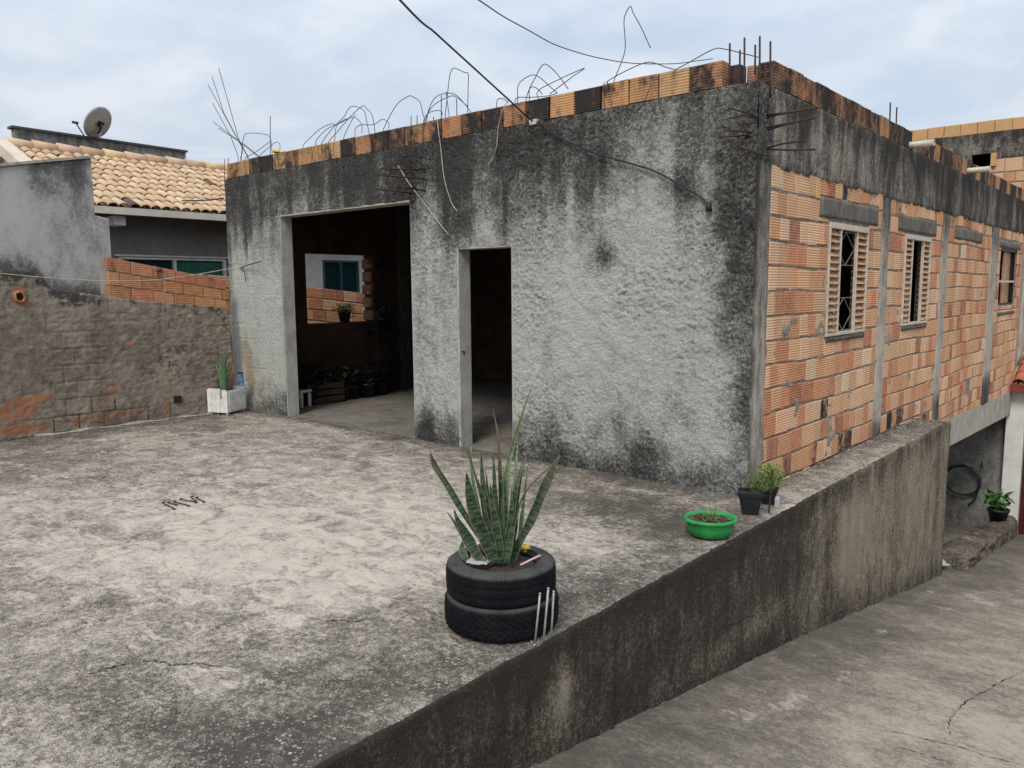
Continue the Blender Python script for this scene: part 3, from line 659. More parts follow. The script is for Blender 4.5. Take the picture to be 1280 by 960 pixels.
# parapet bricks
def parapet(mb, mp, spec, v0, v1, d0, d1):
    for (a, b, kind) in spec:
        n = max(1, int(round((b-a)/.30))); us = np.linspace(a, b, n+1)
        for i in range(n):
            c = {'o': (.47, .25, .11), 'y': (.51, .31, .15), 'r': (.38, .175, .085), 'k': (.31, .15, .08)}[kind]
            k = random.uniform(.85, 1.1); m = {'o': .51, 'y': .47, 'r': .56, 'k': .66}[kind]+random.uniform(-.03, .05)
            e = .4*(.3*random.random())
            brick(mb, mp, us[i]+.008, us[i+1]-.008, v0+random.uniform(-.004, .004), v1+random.uniform(-.006, .005), d0, d1, tuple(x*k for x in c)+(m,))
fx = lambda px, py: hit(px, py, 1, 0)[0]
seq = 'oyk kyk oyoyyokkrkkoroork krkrrrkokyoork'.replace(' ', '')
nb = 26; us = np.linspace(-7.73, -.29, nb+1); kinds = ['y', 'o', 'k', 'k', 'k', 'y', 'k', 'o', 'k', 'o', 'o', 'y', 'k', 'o', 'r', 'k', 'k', 'o', 'r', 'r', 'k', 'k', 'o', 'r', 'k', 'o']
kinds = 'o y k k y k o o y k r k k o r r k k r k o k o r o r'.split()
kinds[-2:] = ['y', 'r']; kinds[-3] = 'o'
mb = MB(); parapet(mb, lambda u, v, d: (u, -d, v), [(us[i], us[i+1], kinds[i]) for i in range(nb)], 3.222, 3.43, -.12, .012)
mb.quad((-7.72, .0, 3.428), (-.30, .0, 3.428), (-.30, .115, 3.428), (-7.72, .115, 3.428), (.2, .1, .07, .8))
mb.build('parapet_brick', M_brick, house)
mb = MB(); sp = []
u = .27; ks = ['k', 'k', 'r', 'k', 'k', 'r', 'k', 'k', 'k', 'o', 'k', 'k', 'k']; i = 0
while u < 4.15: sp.append((u, u+.30, ks[i % len(ks)])); u += .30; i += 1
u = 4.85; i = 0; kk = ['k', 'o', 'k', 'k', 'r', 'k', 'o', 'k']
while u < 11.6: sp.append((u, u+.30, kk[i % 8])); u += .30; i += 1
parapet(mb, lambda u, v, d: (d, u, v), [q for q in sp if q[0] < 4.5], 3.222, 3.43, -.12, .006); mb.build('parapet_brick', M_brick, house)
mb = MB(); parapet(mb, lambda u, v, d: (d, u, v), [q for q in sp if q[0] > 4.5], 3.222, 3.43, -.12, .006); mb.build('parapet_brick', M_brick, house)
# hollow corner bricks, the shade in their cells painted as dark squares
def cells(name, lo, hi, ax, col):
    mb = MB(); mb.box(lo, hi, col+(.55,)); x0, y0, z0 = lo; x1, y1, z1 = hi
    nz = 3
    for k in range(nz):
        za = z0+(k+.2)*(z1-z0)/nz; zb = z0+(k+.8)*(z1-z0)/nz
        for h in range(2):
            xa = x0+(h+.18)*(x1-x0)/2; xb = x0+(h+.82)*(x1-x0)/2
            mb.box((xa, y0-.002, za), (xb, y0+.004, zb), (.03, .02, .02, 1.))
    return mb.build(name, M_brick, house)
cells('hollow_brick', (-.125, .262, 3.224), (-.002, .272, 3.425), 1, (.10, .06, .05))
slab('hollow_brick', (-.285, .10, 3.222), (-.20, .22, 3.405), simple('sooty_brick', (.07, .045, .04), .9, 0, .5, 20, .5), house)
mb = MB(); brick(mb, lambda u, v, d: (u, .21-d, v), -.195, -.128, 3.222, 3.41, -.08, 0, (.30, .15, .10, .35)); mb.build('parapet_brick', M_brick, house)

# ------------------------------------------------------------------ windows of the side wall
M_grille = simple('dull_grille_paint', (.22, .20, .18), .5, .2, .3, 30)
def window(y0, y1, z0, z1, grille):
    fr = MB(); w = .032
    for a, b, c, d in [(y0, y1, z1-.055, z1), (y0, y1, z0, z0+.03), (y0, y0+.02, z0+.03, z1-.055), (y1-.02, y1, z0+.03, z1-.055)]: fr.box((-.05, a, c), (.016, b, d), bev=.003)
    L = (y1-y0); a1 = y0+L*.285; b1 = y1-L*.285
    for y in (a1, b1): fr.box((-.022, y-w*.36, z0+.03), (.010, y+w*.36, z1-.055), bev=.003)
    o = fr.build('window', M_frame, house)
    for (a, b) in ((y0+.022, a1-.018), (b1+.018, y1-.022)):
        s = MB(); n = 15; h = (z1-.06-z0-.035)/n
        for k in range(n):
            zc = z0+.035+h*k; t = .0025
            q = [(-.050, zc+h*1.12), (.004, zc+.004), (.004+t, zc+.008), (-.050+t, zc+h*1.12+.004)]
            V = [(x, a, z) for x, z in q]+[(x, b, z) for x, z in q]
            s.add(V, [(0, 1, 5, 4), (1, 2, 6, 5), (2, 3, 7, 6), (3, 0, 4, 7), (0, 3, 2, 1), (4, 5, 6, 7)])
        s.build('louvre_panel', M_louv, o)
    # inner leaf, pulled half open
    s = MB(); yb = b1-.03; ya = a1+(b1-a1)*.52; n = 13; h = (z1-.08-z0-.05)/n
    for k in range(n):
        zc = z0+.05+h*k; q = [(-.175, zc+h*1.05), (-.138, zc), (-.135, zc+.004), (-.172, zc+h*1.05+.004)]
        V = [(x, ya, z) for x, z in q]+[(x, yb, z) for x, z in q]; s.add(V, [(0, 1, 5, 4), (1, 2, 6, 5), (2, 3, 7, 6), (3, 0, 4, 7), (0, 3, 2, 1), (4, 5, 6, 7)])
    s.box((-.18, ya-.006, z0+.03), (-.13, ya+.006, z1-.06)); s.build('louvre_leaf', M_leafw, o)
    if grille:
        hh = (z1-.07-z0-.04)/3
        for j in (0, 2):
            g = MB(); za = z0+.04+hh*j; ym = (a1+b1)/2; R_ = .0042
            for k in (j, j+1): g.tube([(-.03, a1, z0+.04+hh*k), (-.03, b1, z0+.04+hh*k)], R_, 5)
            for p, q in [((a1, za+hh/2), (ym, za+hh)), ((ym, za+hh), (b1, za+hh/2)), ((a1, za+hh/2), (ym, za)), ((ym, za), (b1, za+hh/2))]: g.tube([(-.03, p[0], p[1]), (-.03, q[0], q[1])], R_, 5)
            g.build('grille', M_grille, o)
    return o
window(*WIN[0], True); window(*WIN[1], False)
y0, y1, z0, z1 = WIN[2]; fr = MB()
for a, b, c, d in [(y0, y1, z1-.04, z1), (y0, y1, z0, z0+.03), (y0, y0+.03, z0+.03, z1-.04), (y1-.03, y1, z0+.03, z1-.04)]: fr.box((-.12, a, c), (-.03, b, d))
o = fr.build('window', M_iron, house); mb = MB(); mb.box((-.06, y0+.02, 1.72), (-.02, y1-.02, 1.755)); mb.build('window_bar', M_pvc, o)
mb = MB(); mb.box((-.12, y0+.85, z0+.03), (-.10, y1-.03, z1-.04)); mb.build('shutter', M_louv, o)
# rough sills
for (y0, y1) in [(1.60, 2.76), (4.08, 5.24), (9.85, 11.5)]:
    cast('window_sill', M_mortar, y0, y1, 1.145, 1.20, .012, lambda U, V: (.45+.3*fbm(U*6, V*4, 2), 0*U, 0*U), .03, .012)

# ------------------------------------------------------------------ pipes, rebar, wires on the house
for (a, b) in [((1138, 181.5), (1168, 178)), ((1210, 213.5), (1238, 212))]:
    p = hit(*a, 0, .012); q = hit(*b, 1, p[1]); mb = MB(); mb.lathe([(.030, -.25), (.038, -.25), (.038, q[0]-p[0]), (.032, q[0]-p[0]), (.030, -.25)], 14)
    o = mb.build('drain_pipe', M_pvc, house, True); o.location = p; o.rotation_euler = (0, math.pi/2, 0)
Z4 = lambda x, y: (260+x/3.368, 60+y/3.368); ZT = lambda x, y: (560+x/3.2, y/3.2); Z5 = lambda x, y: (240+x/6, 80+y/6); ZC = lambda x, y: (880+x/5.333, 40+y/5.333)
def loop(name, pts, zf, mat=None, r=.0042, y=.05, dy=.0, sm=True, lo=True):
    P = []
    for i, p in enumerate(pts):
        t = i/(len(pts)-1); q = hit(*zf(*p), 1, y+dy*math.sin(t*math.pi)); P.append(q)
    if lo: P = [P[0]+np.array([0, 0, -.10])]+P
    if sm: P = [p+rng.normal(size=3)*np.array([.010, .012, .010])*(0 < i) for i, p in enumerate(P)]
    return wire(name, P, r, mat or M_wire, house, 5, sm)
for k, pts in enumerate([[(400, 412), (425, 380), (470, 340), (520, 322), (545, 330)], [(445, 415), (460, 380), (510, 345), (560, 315), (590, 290), (620, 292), (645, 325), (652, 365)],
    [(480, 400), (520, 345), (570, 290), (590, 255), (615, 247), (645, 270), (668, 310), (683, 358)], [(500, 395), (540, 350), (600, 280), (640, 247), (665, 252), (690, 285), (696, 355)],
    [(575, 380), (590, 330), (620, 280)], [(535, 392), (540, 340), (560, 312), (585, 290)], [(615, 372), (620, 340), (640, 325), (700, 318), (735, 300), (752, 315), (760, 340)],
    [(740, 345), (770, 290), (800, 240), (835, 207), (865, 202), (890, 222), (905, 270), (912, 315)], [(905, 300), (925, 270), (960, 258), (985, 268), (988, 290)],
    [(920, 300), (935, 255), (960, 215), (1000, 185), (1040, 195), (1080, 235), (1110, 265)], [(910, 310), (925, 270), (950, 240), (1000, 205), (1040, 210), (1090, 250)],
    [(1005, 295), (1008, 220), (1010, 140), (1020, 100), (1045, 86), (1080, 100), (1092, 115), (1090, 180), (1090, 270)], [(1015, 290), (1000, 230), (1003, 190)],
    [(140, 450), (150, 375), (175, 357), (220, 362), (255, 380), (268, 440)], [(215, 450), (250, 420), (285, 400), (303, 402), (300, 425), (290, 440)], [(160, 465), (190, 440), (260, 400)]]):
    loop('wire_loop', pts, Z4, y=.04+.05*rng.random(), dy=.25*(rng.random()-.5))
for pts in [[(855, 325), (855, 285)], [(880, 320), (880, 283)], [(950, 305), (949, 290)], [(982, 295), (982, 200)], [(1048, 280), (1046, 215)], [(262, 440), (262, 285)], [(70, 560), (70, 468)], [(85, 490), (85, 462)]]:
    loop('rebar', pts, Z4, M_rebar, .005, .06, sm=False)
for pts in [[(375, 620), (345, 545), (200, 30)], [(425, 700), (350, 577), (240, 370), (150, 95)], [(415, 690), (350, 580), (120, 155)], [(345, 690), (290, 540), (155, 295)], [(490, 690), (350, 577), (155, 430)], [(500, 690), (400, 610), (195, 480)], [(365, 700), (385, 620), (350, 577)]]:
    loop('rebar', pts, Z5, M_rebar, .0045, .07, dy=.2*(rng.random()-.5), sm=False)
for pts in [[(668, 330), (690, 250), (712, 180), (705, 90), (712, 45), (735, 27), (750, 45), (770, 110), (808, 190)], [(628, 340), (640, 318), (700, 285), (780, 246), (830, 248), (880, 265), (940, 285)],
    [(880, 300), (960, 255), (1060, 200), (1100, 196), (1170, 212), (1240, 230)], [(275, 400), (290, 340), (330, 293), (370, 310), (410, 350), (440, 370)], [(318, 400), (325, 360), (345, 310), (380, 270), (410, 272), (450, 320), (480, 360)],
    [(370, 370), (450, 310), (540, 270), (500, 305), (405, 375)], [(195, 440), (200, 400), (230, 395), (245, 410)], [(270, 400), (330, 383), (400, 388), (440, 380)], [(318, 395), (330, 355), (360, 357), (378, 380)]]:
    loop('wire_loop', pts, ZT, y=.04+.05*rng.random(), dy=.25*(rng.random()-.5))
def hang(pts, zf, mat, r, name='hanging_wire'):
    P = [hit(*zf(*p), 1, -.045-.02*(i % 2)) for i, p in enumerate(pts)]; return wire(name, P, r, mat, house)
hang([(625, 330), (622, 380), (628, 440)], ZT, M_wire, .004); hang([(815, 335), (800, 370), (785, 410)], ZT, M_wire, .004)
hang([(240, 400), (215, 450), (200, 520), (195, 580), (180, 630), (160, 660)], ZT, M_wirelight, .0045)
hang([(965, 300), (972, 360), (980, 420), (995, 550), (1025, 650), (1050, 688)], Z4, M_wirelight, .0055)
hang([(800, 495), (850, 575), (900, 640), (960, 720), (1015, 790)], Z4, M_wirelight, .006)
hang([(445, 415), (440, 460), (450, 480)], Z4, M_wire, .004); hang([(505, 398), (500, 450), (520, 478)], Z4, M_wire, .004); hang([(530, 392), (528, 440), (540, 470)], Z4, M_wire, .004)
hang([(120, 490), (130, 550)], Z4, M_wire, .004); hang([(150, 470), (165, 545)], Z4, M_wire, .004)
for (x, a, b) in [(172, 75, 340), (240, 120, 235), (270, 38, 340), (342, 85, 195), (372, 28, 335), (443, 62, 345)]:
    yy = .03 if b > 300 else .22
    loop('rebar', [(x-1, b), (x, a)], ZC, M_rebar, .008, yy, sm=False)
for pts in [[(395, 555), (580, 535), (760, 505)], [(430, 567), (690, 510)], [(460, 633), (740, 572)], [(455, 652), (650, 588)], [(395, 782), (520, 745), (690, 722)], [(330, 787), (560, 787), (745, 783)]]:
    P = [hit(*ZC(*p), 1, .15) for p in pts]; P[0][0] = -.02; wire('rebar', P, .0075, M_rebar, house, 6, False)
for pts in [[(320, 548), (160, 505)], [(315, 545), (270, 550), (175, 575)], [(320, 665), (170, 655)], [(300, 680), (100, 702)], [(325, 785), (170, 772)], [(400, 822), (230, 765)]]:
    P = [hit(*ZC(*p), 1, -.045-.16*i) for i, p in enumerate(pts)]; P[0][1] = .0; wire('rebar', P, .007, M_rebar, house, 6, False)
for pts in [[(915, 510), (725, 508)], [(925, 552), (710, 533)], [(880, 590), (795, 583)], [(915, 602), (795, 583)], [(860, 613), (705, 593)]]:
    x0 = hit(*Z4(*pts[0]), 1, -.01); P = [x0+np.array([0, .05, 0]), hit(*Z4(*pts[1]), 0, x0[0])]; wire('rebar', P, .0085, M_rebar, house, 6, False)
for a, b in [((1112, 165), (1113, 128)), ((1120, 170), (1121, 134))]:
    P = [hit(*a, 0, -.06), hit(*b, 0, -.06)]; P[0][2] -= .15; wire('rebar', P, .008, M_rebar, house, 6, False)
wire('branch', [hit(300, 336, 1, -.03), hit(303, 334, 1, -.05), hit(318, 329, 1, -.12), hit(327, 327, 1, -.16)], .008, M_wire, house); wire('branch', [hit(303, 333, 1, -.05), hit(306, 343, 1, -.06), hit(307, 352, 1, -.05)], .006, M_wire, house)
mb = MB(); mb.box(hit(661, 154, 1, -.05)-np.array([.0, .0, .02]), hit(661, 154, 1, -.05)+np.array([.09, .05, .03]), bev=.008); mb.build('insulator', M_pvc, house)
# yellow scrap caught on the parapet
t = thing('plastic_scrap', 'small yellow plastic scrap lying on the far left of the parapet', 'plastic scrap', tuple(hit(345, 189, 1, .06)))
mb = MB(); mb.lathe([(0, .05), (.05, .045), (.075, .02), (.085, -.02), (.075, -.03)], 12, c=(0, 0, 0), fn=lambda r, z, a, i: r*(1+.25*math.sin(3*a))); o = mb.build('scrap', M_yellow, t); o.scale = (.7, .6, .5)

# ================================================================== upper storey at the rear
up = thing('upper_storey_block', 'half built brick upper storey with a small black window hole behind the parapet', 'brick building', (0, 0, 0))
uh = [(-.93, -.585, 3.93, 4.19)]
mb = MB(); rows = [(3.2+.2*k, 3.2+.2*(k+1)) for k in range(4)]; rows[3] = (3.8, 4.06)
courses(mb, lambda u, v, d: (u, 11.8-d, v), -6.0, -.01, rows, [(-1.0, -.55, 3.93, 4.5)], -.02, .0, lambda u, v: .05+.2*random.random()*(random.random() < .3), (.29, .29, .19))
mb.build('brick_wall', M_brick, up); mb = MB(); courses(mb, lambda u, v, d: (u, 11.8-d, v), -6.0, -.01, [(4.56, 4.80)], [], -.12, .0, lambda u, v: .12+.45*(random.random() < .25), (.29, .29), colf=lambda: (.60*random.uniform(.9, 1.05), .34, .15))
mb.build('brick_wall', M_brick, up)
mb = MB(); panel(mb, lambda u, v, d: (u, d, v), -6.0, 0, 3.2, 4.6, uh, 11.812, 11.95); panel(mb, lambda u, v, d: (d, u, v), 11.95, 16, 3.2, 4.6, [], -.14, 0); panel(mb, lambda u, v, d: (d, u, v), 11.95, 16, 3.2, 4.6, [], -6, -5.86); panel(mb, lambda u, v, d: (u, d, v), -5.86, -.14, 3.2, 4.6, [], 15.9, 16); mb.box((-6, 11.95, 4.45), (0, 16, 4.55)); mb.build('mortar_wall', M_mortar, up)
def ub(U, V): return .28+.6*(fbm(U*5, V*.8, 3)-.45)+.3*ss(4.3, 4.55, V), 0*U, 0*U
grid('ring_beam', M_band, cuts(-6, .0, .04), cuts(4.06, 4.57, .03), lambda U, V: (U, 11.79+.012*(fbm(U*6, V*6, 2)-.5)+.02*ss(4.09, 4.06, V), V), ub, lambda U, V: ~((U > -.93) & (U < -.585) & (V < 4.19)), up)
mb = MB(); mb.box((-.59, 11.74, 3.93), (-.50, 11.82, 4.17), (.6, .33, .14, .05)); mb.build('loose_brick', M_brick, up)

# ================================================================== left boundary
per = thing('perimeter_wall', 'low brick boundary wall smeared with rough grey mortar along the left edge of the terrace', 'boundary wall', (-7.5, -2, 0))
per.location = (0, 0, 0)
def topf(y): return np.interp(y, [-9, -2.62, -2.53, -2.47, -1.86, -.25, .2], [1.93, 1.90, 1.86, 1.70, 1.60, 1.42, 1.37])
def per_fn(U, V):
    t = topf(U); Z = np.where(V <= 1, -.05+(t+.05)*V, t); Z = np.where(V > 1.9, t*(1-(V-1.9)/.1*.9), Z)
    n = fbm(U*5, Z*6, 1, 4)-.5; r = 1-np.abs(2*fbm(U*10, Z*16, 3, 4)-1)
    row = (Z+.18*0*U)/.2; off = np.where((np.floor(row) % 2) > 0, .13, 0); jz = np.abs(row % 1-.5)*2; ju = np.abs(((U+off)/.28) % 1-.5)*2
    vis = fbm(U*1.1, Z*1.3, 5, 3); groove = np.maximum(ss(.86, .97, jz), ss(.92, .98, ju))*ss(.38, .6, vis)
    d = .020*n+.016*(r-.7)-.010*groove+.020*np.exp(-((U+2.05)/.11)**2)*ss(1.6, 1.3, Z)
    X = -7.5+d*np.minimum(1, 8*np.maximum(0, 1.02-V)+.25); X = np.where(V > 1, -7.5-(V-1)*.2, X)
    Z = np.where((V > 1) & (V < 1.9), Z+.03*(fbm(U*6, V*5, 2)-.5)+.015, Z)
    return X, U, Z
def per_masks(U, V):
    t = topf(U); Z = np.where(V <= 1, -.05+(t+.05)*V, t); n = fbm(U*2.2, Z*3, 2, 4)
    R = .70*ss(-.26, -.02, Z-t+.12*(n-.5))*ss(-1.7, -2.4, U)+.25*ss(-.15, .0, Z-t)+.32*blob(U, Z, -1.1, .75, .28, .28)+.5*ss(.05, 0, Z)+.22*ss(.9, 1.4, Z)*ss(-1.5, -.4, U)-.12*blob(U, Z, -2.05, .6, .15, .7)
    row = Z/.2; off = np.where((np.floor(row) % 2) > 0, .13, 0); jz = np.abs(row % 1-.5)*2; ju = np.abs(((U+off)/.28) % 1-.5)*2
    g = np.maximum(ss(.90, .99, jz), ss(.95, .99, ju)*1.15)
    E = 0*U
    for px, py, rx, rz, a in [(80, 530, .5, .05, .5), (150, 518, .5, .05, .45), (20, 525, .25, .2, .4), (15, 515, .22, .08, .6), (35, 500, .18, .07, .5), (5, 540, .3, .06, .6), (130, 500, .12, .10, .55), (145, 485, .12, .1, .5), (170, 505, .14, .09, .5), (205, 500, .12, .08, .5), (210, 510, .1, .05, .5), (163, 429, .035, .03, 1.3), (196, 427, .05, .03, .8), (25, 371, .09, .10, 1.2), (60, 497, .12, .05, .7), (110, 515, .10, .06, .45)]:
        p = hit(px, py, 0, -7.5); E = E+a*blob(U, Z, p[1], p[2], rx*1.1, rz*1.25)
    E = E*(1-1.5*ss(.35, .9, g)); B = g*(.35+.65*ss(.55, .25, Z))*ss(.42, .62, fbm(U*1.1, Z*1.3, 5, 3)+.22*ss(.5, .2, Z))
    return R, E, B
grid('mortar_face', M_per, cuts(-9, -.215, .0135), np.concatenate([np.linspace(0, 1, 125), np.linspace(1.02, 1.9, 8), [2.0]]), per_fn, per_masks, None, per)
mb = MB()
for i in range(40):
    a = -9+i*(8.785/40); b = a+8.785/40; za, zb = float(topf(a))-.02, float(topf(b))-.02
    mb.quad((-7.66, a, -.1), (-7.66, b, -.1), (-7.66, b, zb), (-7.66, a, za)); mb.quad((-7.55, a, za), (-7.55, b, zb), (-7.66, b, zb), (-7.66, a, za))
mb.quad((-7.66, -.215, -.1), (-7.51, -.215, -.1), (-7.51, -.215, 1.40), (-7.66, -.215, 1.40)); mb.build('rear_face', M_mortar, per)
# exposed red courses on top
mb = MB(); rt = lambda y: 2.107-.182*(y+1.796); rb = lambda y: float(topf(y))-.012
def RP(u, v, d): z = rb(u)+(rt(u)-rb(u))*v; return (-7.53+d, u, z)
PR = [(.50, .20, .095), (.42, .165, .085), (.54, .24, .12), (.46, .19, .10)]
for k in range(3):
    u = -1.79-(.12 if k == 1 else 0)
    while u < -.22:
        e = u+random.choice([.27, .28, .29]); a, b = max(u, -1.79), min(e, -.218)
        if b-a > .04: brick(mb, lambda u, v, d: RP(u, v, d), a+.006, b-.006, k/3+.014, (k+1)/3-.012, -.11, 0, tuple(x*random.uniform(.85, 1.1) for x in random.choice(PR))+((.30 if k == 2 else .12)+.2*random.random(),))
        u = e
mb.build('brick_course', M_brick, per)
mb = MB()
for a in np.arange(-1.785, -.30, .1): mb.quad(RP(a, -.02, -.012), RP(a+.1, -.02, -.012), RP(a+.1, .97, -.012), RP(a, .97, -.012)); mb.quad(RP(a, -.02, -.10), RP(a+.1, -.02, -.10), RP(a+.1, .97, -.10), RP(a, .97, -.10)); mb.quad(RP(a, .97, -.012), RP(a+.1, .97, -.012), RP(a+.1, .97, -.10), RP(a, .97, -.10))
mb.build('course_mortar', M_mortar, per)
M_clayr = simple('orange_clay_rim', (.45, .20, .10), .9, 0, .4, 40, .4)
p = hit(25, 371, 0, -7.47); mb = MB(); mb.lathe([(.070, -.02), (.068, .006), (.052, .018), (.042, .014), (.040, -.06)], 18, fn=lambda r, z, a, i: r*(1+.10*math.sin(2*a+1)+.06*math.sin(5*a)))
mb.lathe([(.0, -.02), (.044, -.02)], 18, mi=1); o = mb.build('drain_hole', [M_clayr, M_dark], per, True); o.location = p; o.rotation_euler = (0, math.pi/2, 0)
p = hit(222, 499, 0, -7.48); mb = MB(); mb.box((-.01, -.05, -.045), (.010, .05, .045)); o = mb.build('drain_hole', M_dark, per); o.location = p
# mortar fillet where the wall meets the terrace
mb = MB(); ys = np.arange(-2.75, -.60, .06)
for a in ys:
    f = lambda y: (.030+.02*math.sin(y*7)+.012*math.sin(y*19), .020+.010*math.sin(y*11))
    (wa, ha), (wb, hb) = f(a), f(a+.06); mb.quad((-7.48+wa, a, .006), (-7.48+wb, a+.06, .006), (-7.48, a+.06, .006+hb), (-7.48, a, .006+ha))
mb.build('mortar_fillet', simple('pale_mortar', (.36, .33, .29), .9, 0, .4, 25, .4), per)

gw = thing('grey_rendered_wall', 'tall smooth grey rendered wall with dark streaks rising behind the boundary wall', 'wall')
def gtop(y): return 3.075+.208*(y+2.835)
def gw_fn(U, V):
    t = np.where(U > -1.86, 2.60-.2*(U+1.86), gtop(U)); Z = 1.3+(t-1.3)*np.minimum(V, 1); X = -7.60+.006*(fbm(U*1.5, Z*1.5, 2)-.5)
    X = np.where(V > 1, -7.60-(V-1)*.16, X); Z = Z+.0*U; return X, U, Z
def gw_masks(U, V):
    t = gtop(U); Z = 1.3+(t-1.3)*np.minimum(V, 1); st = fbm(U*3.5, Z*.5, 2, 4); lo = topf(U)
    R = .30*ss(-.5, .0, Z-t+.6*(st-.5))+.5*ss(.30, .05, Z-lo+.2*(st-.5))+.40*(st-.5)+.35*blob(U, Z, -2.0, 3.0, .12, .35)
    return R, .4*blob(U, Z, -2.3, 2.4, .6, .5), 0*U
grid('wall_face', M_grey, np.sort(np.concatenate([cuts(-8, -1.70, .04), [-1.861, -1.859]])), np.concatenate([np.linspace(0, 1, 50), [1.02, 2.0]]), gw_fn, gw_masks, None, gw)
mb = MB(); A = [(-8, 1.2), (-1.86, 1.2), (-1.86, gtop(-1.86)-.01), (-8, gtop(-8)-.01)]; mb.poly([(-7.76, y, z) for y, z in A]); B = [(-1.86, 1.2), (-1.70, 1.2), (-1.70, 2.55), (-1.86, 2.59)]; mb.poly([(-7.76, y, z) for y, z in B])
mb.quad((-7.606, -1.70, 1.2), (-7.76, -1.70, 1.2), (-7.76, -1.70, 2.56), (-7.606, -1.70, 2.56)); mb.quad((-7.606, -1.859, 2.5), (-7.76, -1.859, 2.5), (-7.76, -1.859, gtop(-1.86)), (-7.606, -1.859, gtop(-1.86))); mb.quad((-7.606, -1.70, 2.565), (-7.76, -1.70, 2.565), (-7.76, -1.86, 2.60), (-7.606, -1.86, 2.60)); mb.build('rear_face', M_grey, gw)
mb = MB(); mb.add([(x, y, gtop(y)+z) for y in (-8, -1.85) for x, z in ((-7.57, .0), (-7.57, .03), (-7.79, .03), (-7.79, .0))], [(0, 1, 5, 4), (1, 2, 6, 5), (2, 3, 7, 6), (3, 0, 4, 7), (0, 3, 2, 1), (4, 5, 6, 7)]); mb.build('coping', simple('pale_coping', (.42, .385, .33), .9, 0, .35, 12, .3), gw)

bw = thing('boundary_wall', 'orange hollow brick boundary wall seen through the window opening of the dark room', 'boundary wall')
mb = MB()
def BP(u, v, d): return (-9.2+d, u, v-.107*(u-2.3))
courses(mb, BP, .3, 9, [(1.74-.2*(k+1), 1.74-.2*k) for k in range(9)][::-1], [], -.1, 0, lambda u, v: .10+.25*random.random()+(.15 if v > 1.5 else 0), (.28, .28, .29, .19))
mb.build('brick_face', M_brick, bw)
mb = MB(); mb.add([(x, u, z) for x in (-9.21, -9.29) for (u, z) in ((.3, -.1), (9, -.1), (9, 1.72-.107*6.7), (.3, 1.72+.107*2))], [(0, 1, 2, 3), (4, 5, 6, 7), (0, 1, 5, 4), (1, 2, 6, 5), (2, 3, 7, 6), (3, 0, 4, 7)]); mb.build('mortar_wall', M_mortar, bw)

# ================================================================== neighbour's house
nh = thing('tiled_roof_house', 'neighbouring house with a sandy barrel tile roof and charcoal wall behind the boundary walls', 'house')
def tile_roof(name, mat, parent, o, ud, sd, nU, nS, pu, ps, pal):
    """barrel tiles: ud along the eave, sd up the slope"""
    o, ud, sd = np.array(o, float), np.array(ud, float), np.array(sd, float); ud /= np.linalg.norm(ud); sd /= np.linalg.norm(sd); n = np.cross(ud, sd); n = n if n[2] > 0 else -n
    mb = MB()
    for i in range(nU):
        for j in range(nS):
            c = random.choice(pal); k = random.uniform(.93, 1.07); col = tuple(x*k for x in c)+((.75 if random.random() < .02 else random.uniform(0, .15)),)
            du, ds, dr = random.uniform(-.008, .008), random.uniform(-.012, .012), random.uniform(-.02, .02)
            V = []; m = 7
            for s_, r_, hh in ((0, .50, .026), (1, .42, .0)):
                for q in range(m):
                    a = math.pi*q/(m-1); V.append(o+ud*((i+.5)*pu+du+dr*s_-math.cos(a)*pu*r_)+sd*((j+s_*1.14)*ps+ds)+n*(math.sin(a)*pu*.40+hh+.014))
            F = [(q, q+1, m+q+1, m+q) for q in range(m-1)]
            V2 = [v-n*.016 for v in V[:m]]; nV = V+V2; F += [(2*m+q, 2*m+q+1, q+1, q) for q in range(m-1)]
            mb.add(nV, F, col)
    # channels under the covers
    for i in range(nU+1):
        V = []
        for s_ in (0, nS+.1):
            for q in range(5):
                a = math.pi*q/4; V.append(o+ud*(i*pu-math.cos(a)*pu*.42)+sd*(s_*ps)-n*(math.sin(a)*.03-.02))
        mb.add(V, [(q, q+1, 5+q+1, 5+q) for q in range(4)], (.38, .25, .14, .25))
    return mb.build(name, mat, parent, True)
PT = [(.60, .44, .285), (.57, .40, .245), (.63, .475, .32), (.54, .36, .22), (.60, .43, .275)]
NE = -10.46; RX = -13.2; Y0, Y1 = -1.05, 9.0; EZ = 2.985; RZ = 4.16; L = math.hypot(RX-NE, RZ-EZ); nS = 9
tile_roof('roof', M_tile, nh, (NE, Y0, EZ), (0, 1, 0), (RX-NE, 0, RZ-EZ), 59, nS, (Y1-Y0)/59, L/nS, PT)
mb = MB(); mb.add([(RX, Y0, RZ-.05), (RX, Y1, RZ-.05), (NE, Y1, EZ-.05), (NE, Y0, EZ-.05), (RX-2.4, Y0, EZ), (RX-2.4, Y1, EZ)], [(0, 1, 2, 3), (0, 4, 5, 1)]); mb.build('roof_deck', M_wood, nh)
mb = MB()
for i in range(26):
    y = Y0+i*.40; mb.tube([(RX+.05, y, RZ+.085), (RX+.05, y+.43, RZ+.060)], [.105, .095], 10, tuple(x*random.uniform(.9, 1.1) for x in random.choice(PT))+(.12,))
mb.build('ridge_tile', M_tile, nh, True)
mb = MB(); mb.add([(x, y, z) for y in (-.95, 9.0) for x, z in ((NE+.02, EZ-.10), (NE+.14, EZ-.10), (NE+.14, EZ+.01), (NE+.12, EZ+.01), (NE+.12, EZ-.08), (NE+.02, EZ-.08))], [tuple((i, (i+1) % 6, 6+(i+1) % 6, 6+i)) for i in range(6)]+[(0, 1, 2, 3, 4, 5), (6, 7, 8, 9, 10, 11)]); mb.box((NE-.02, -.95, EZ-.09), (NE+.018, 9, EZ+.02)); mb.build('gutter', simple('cream_gutter', (.62, .57, .48), .5, 0, .15, 6), nh)
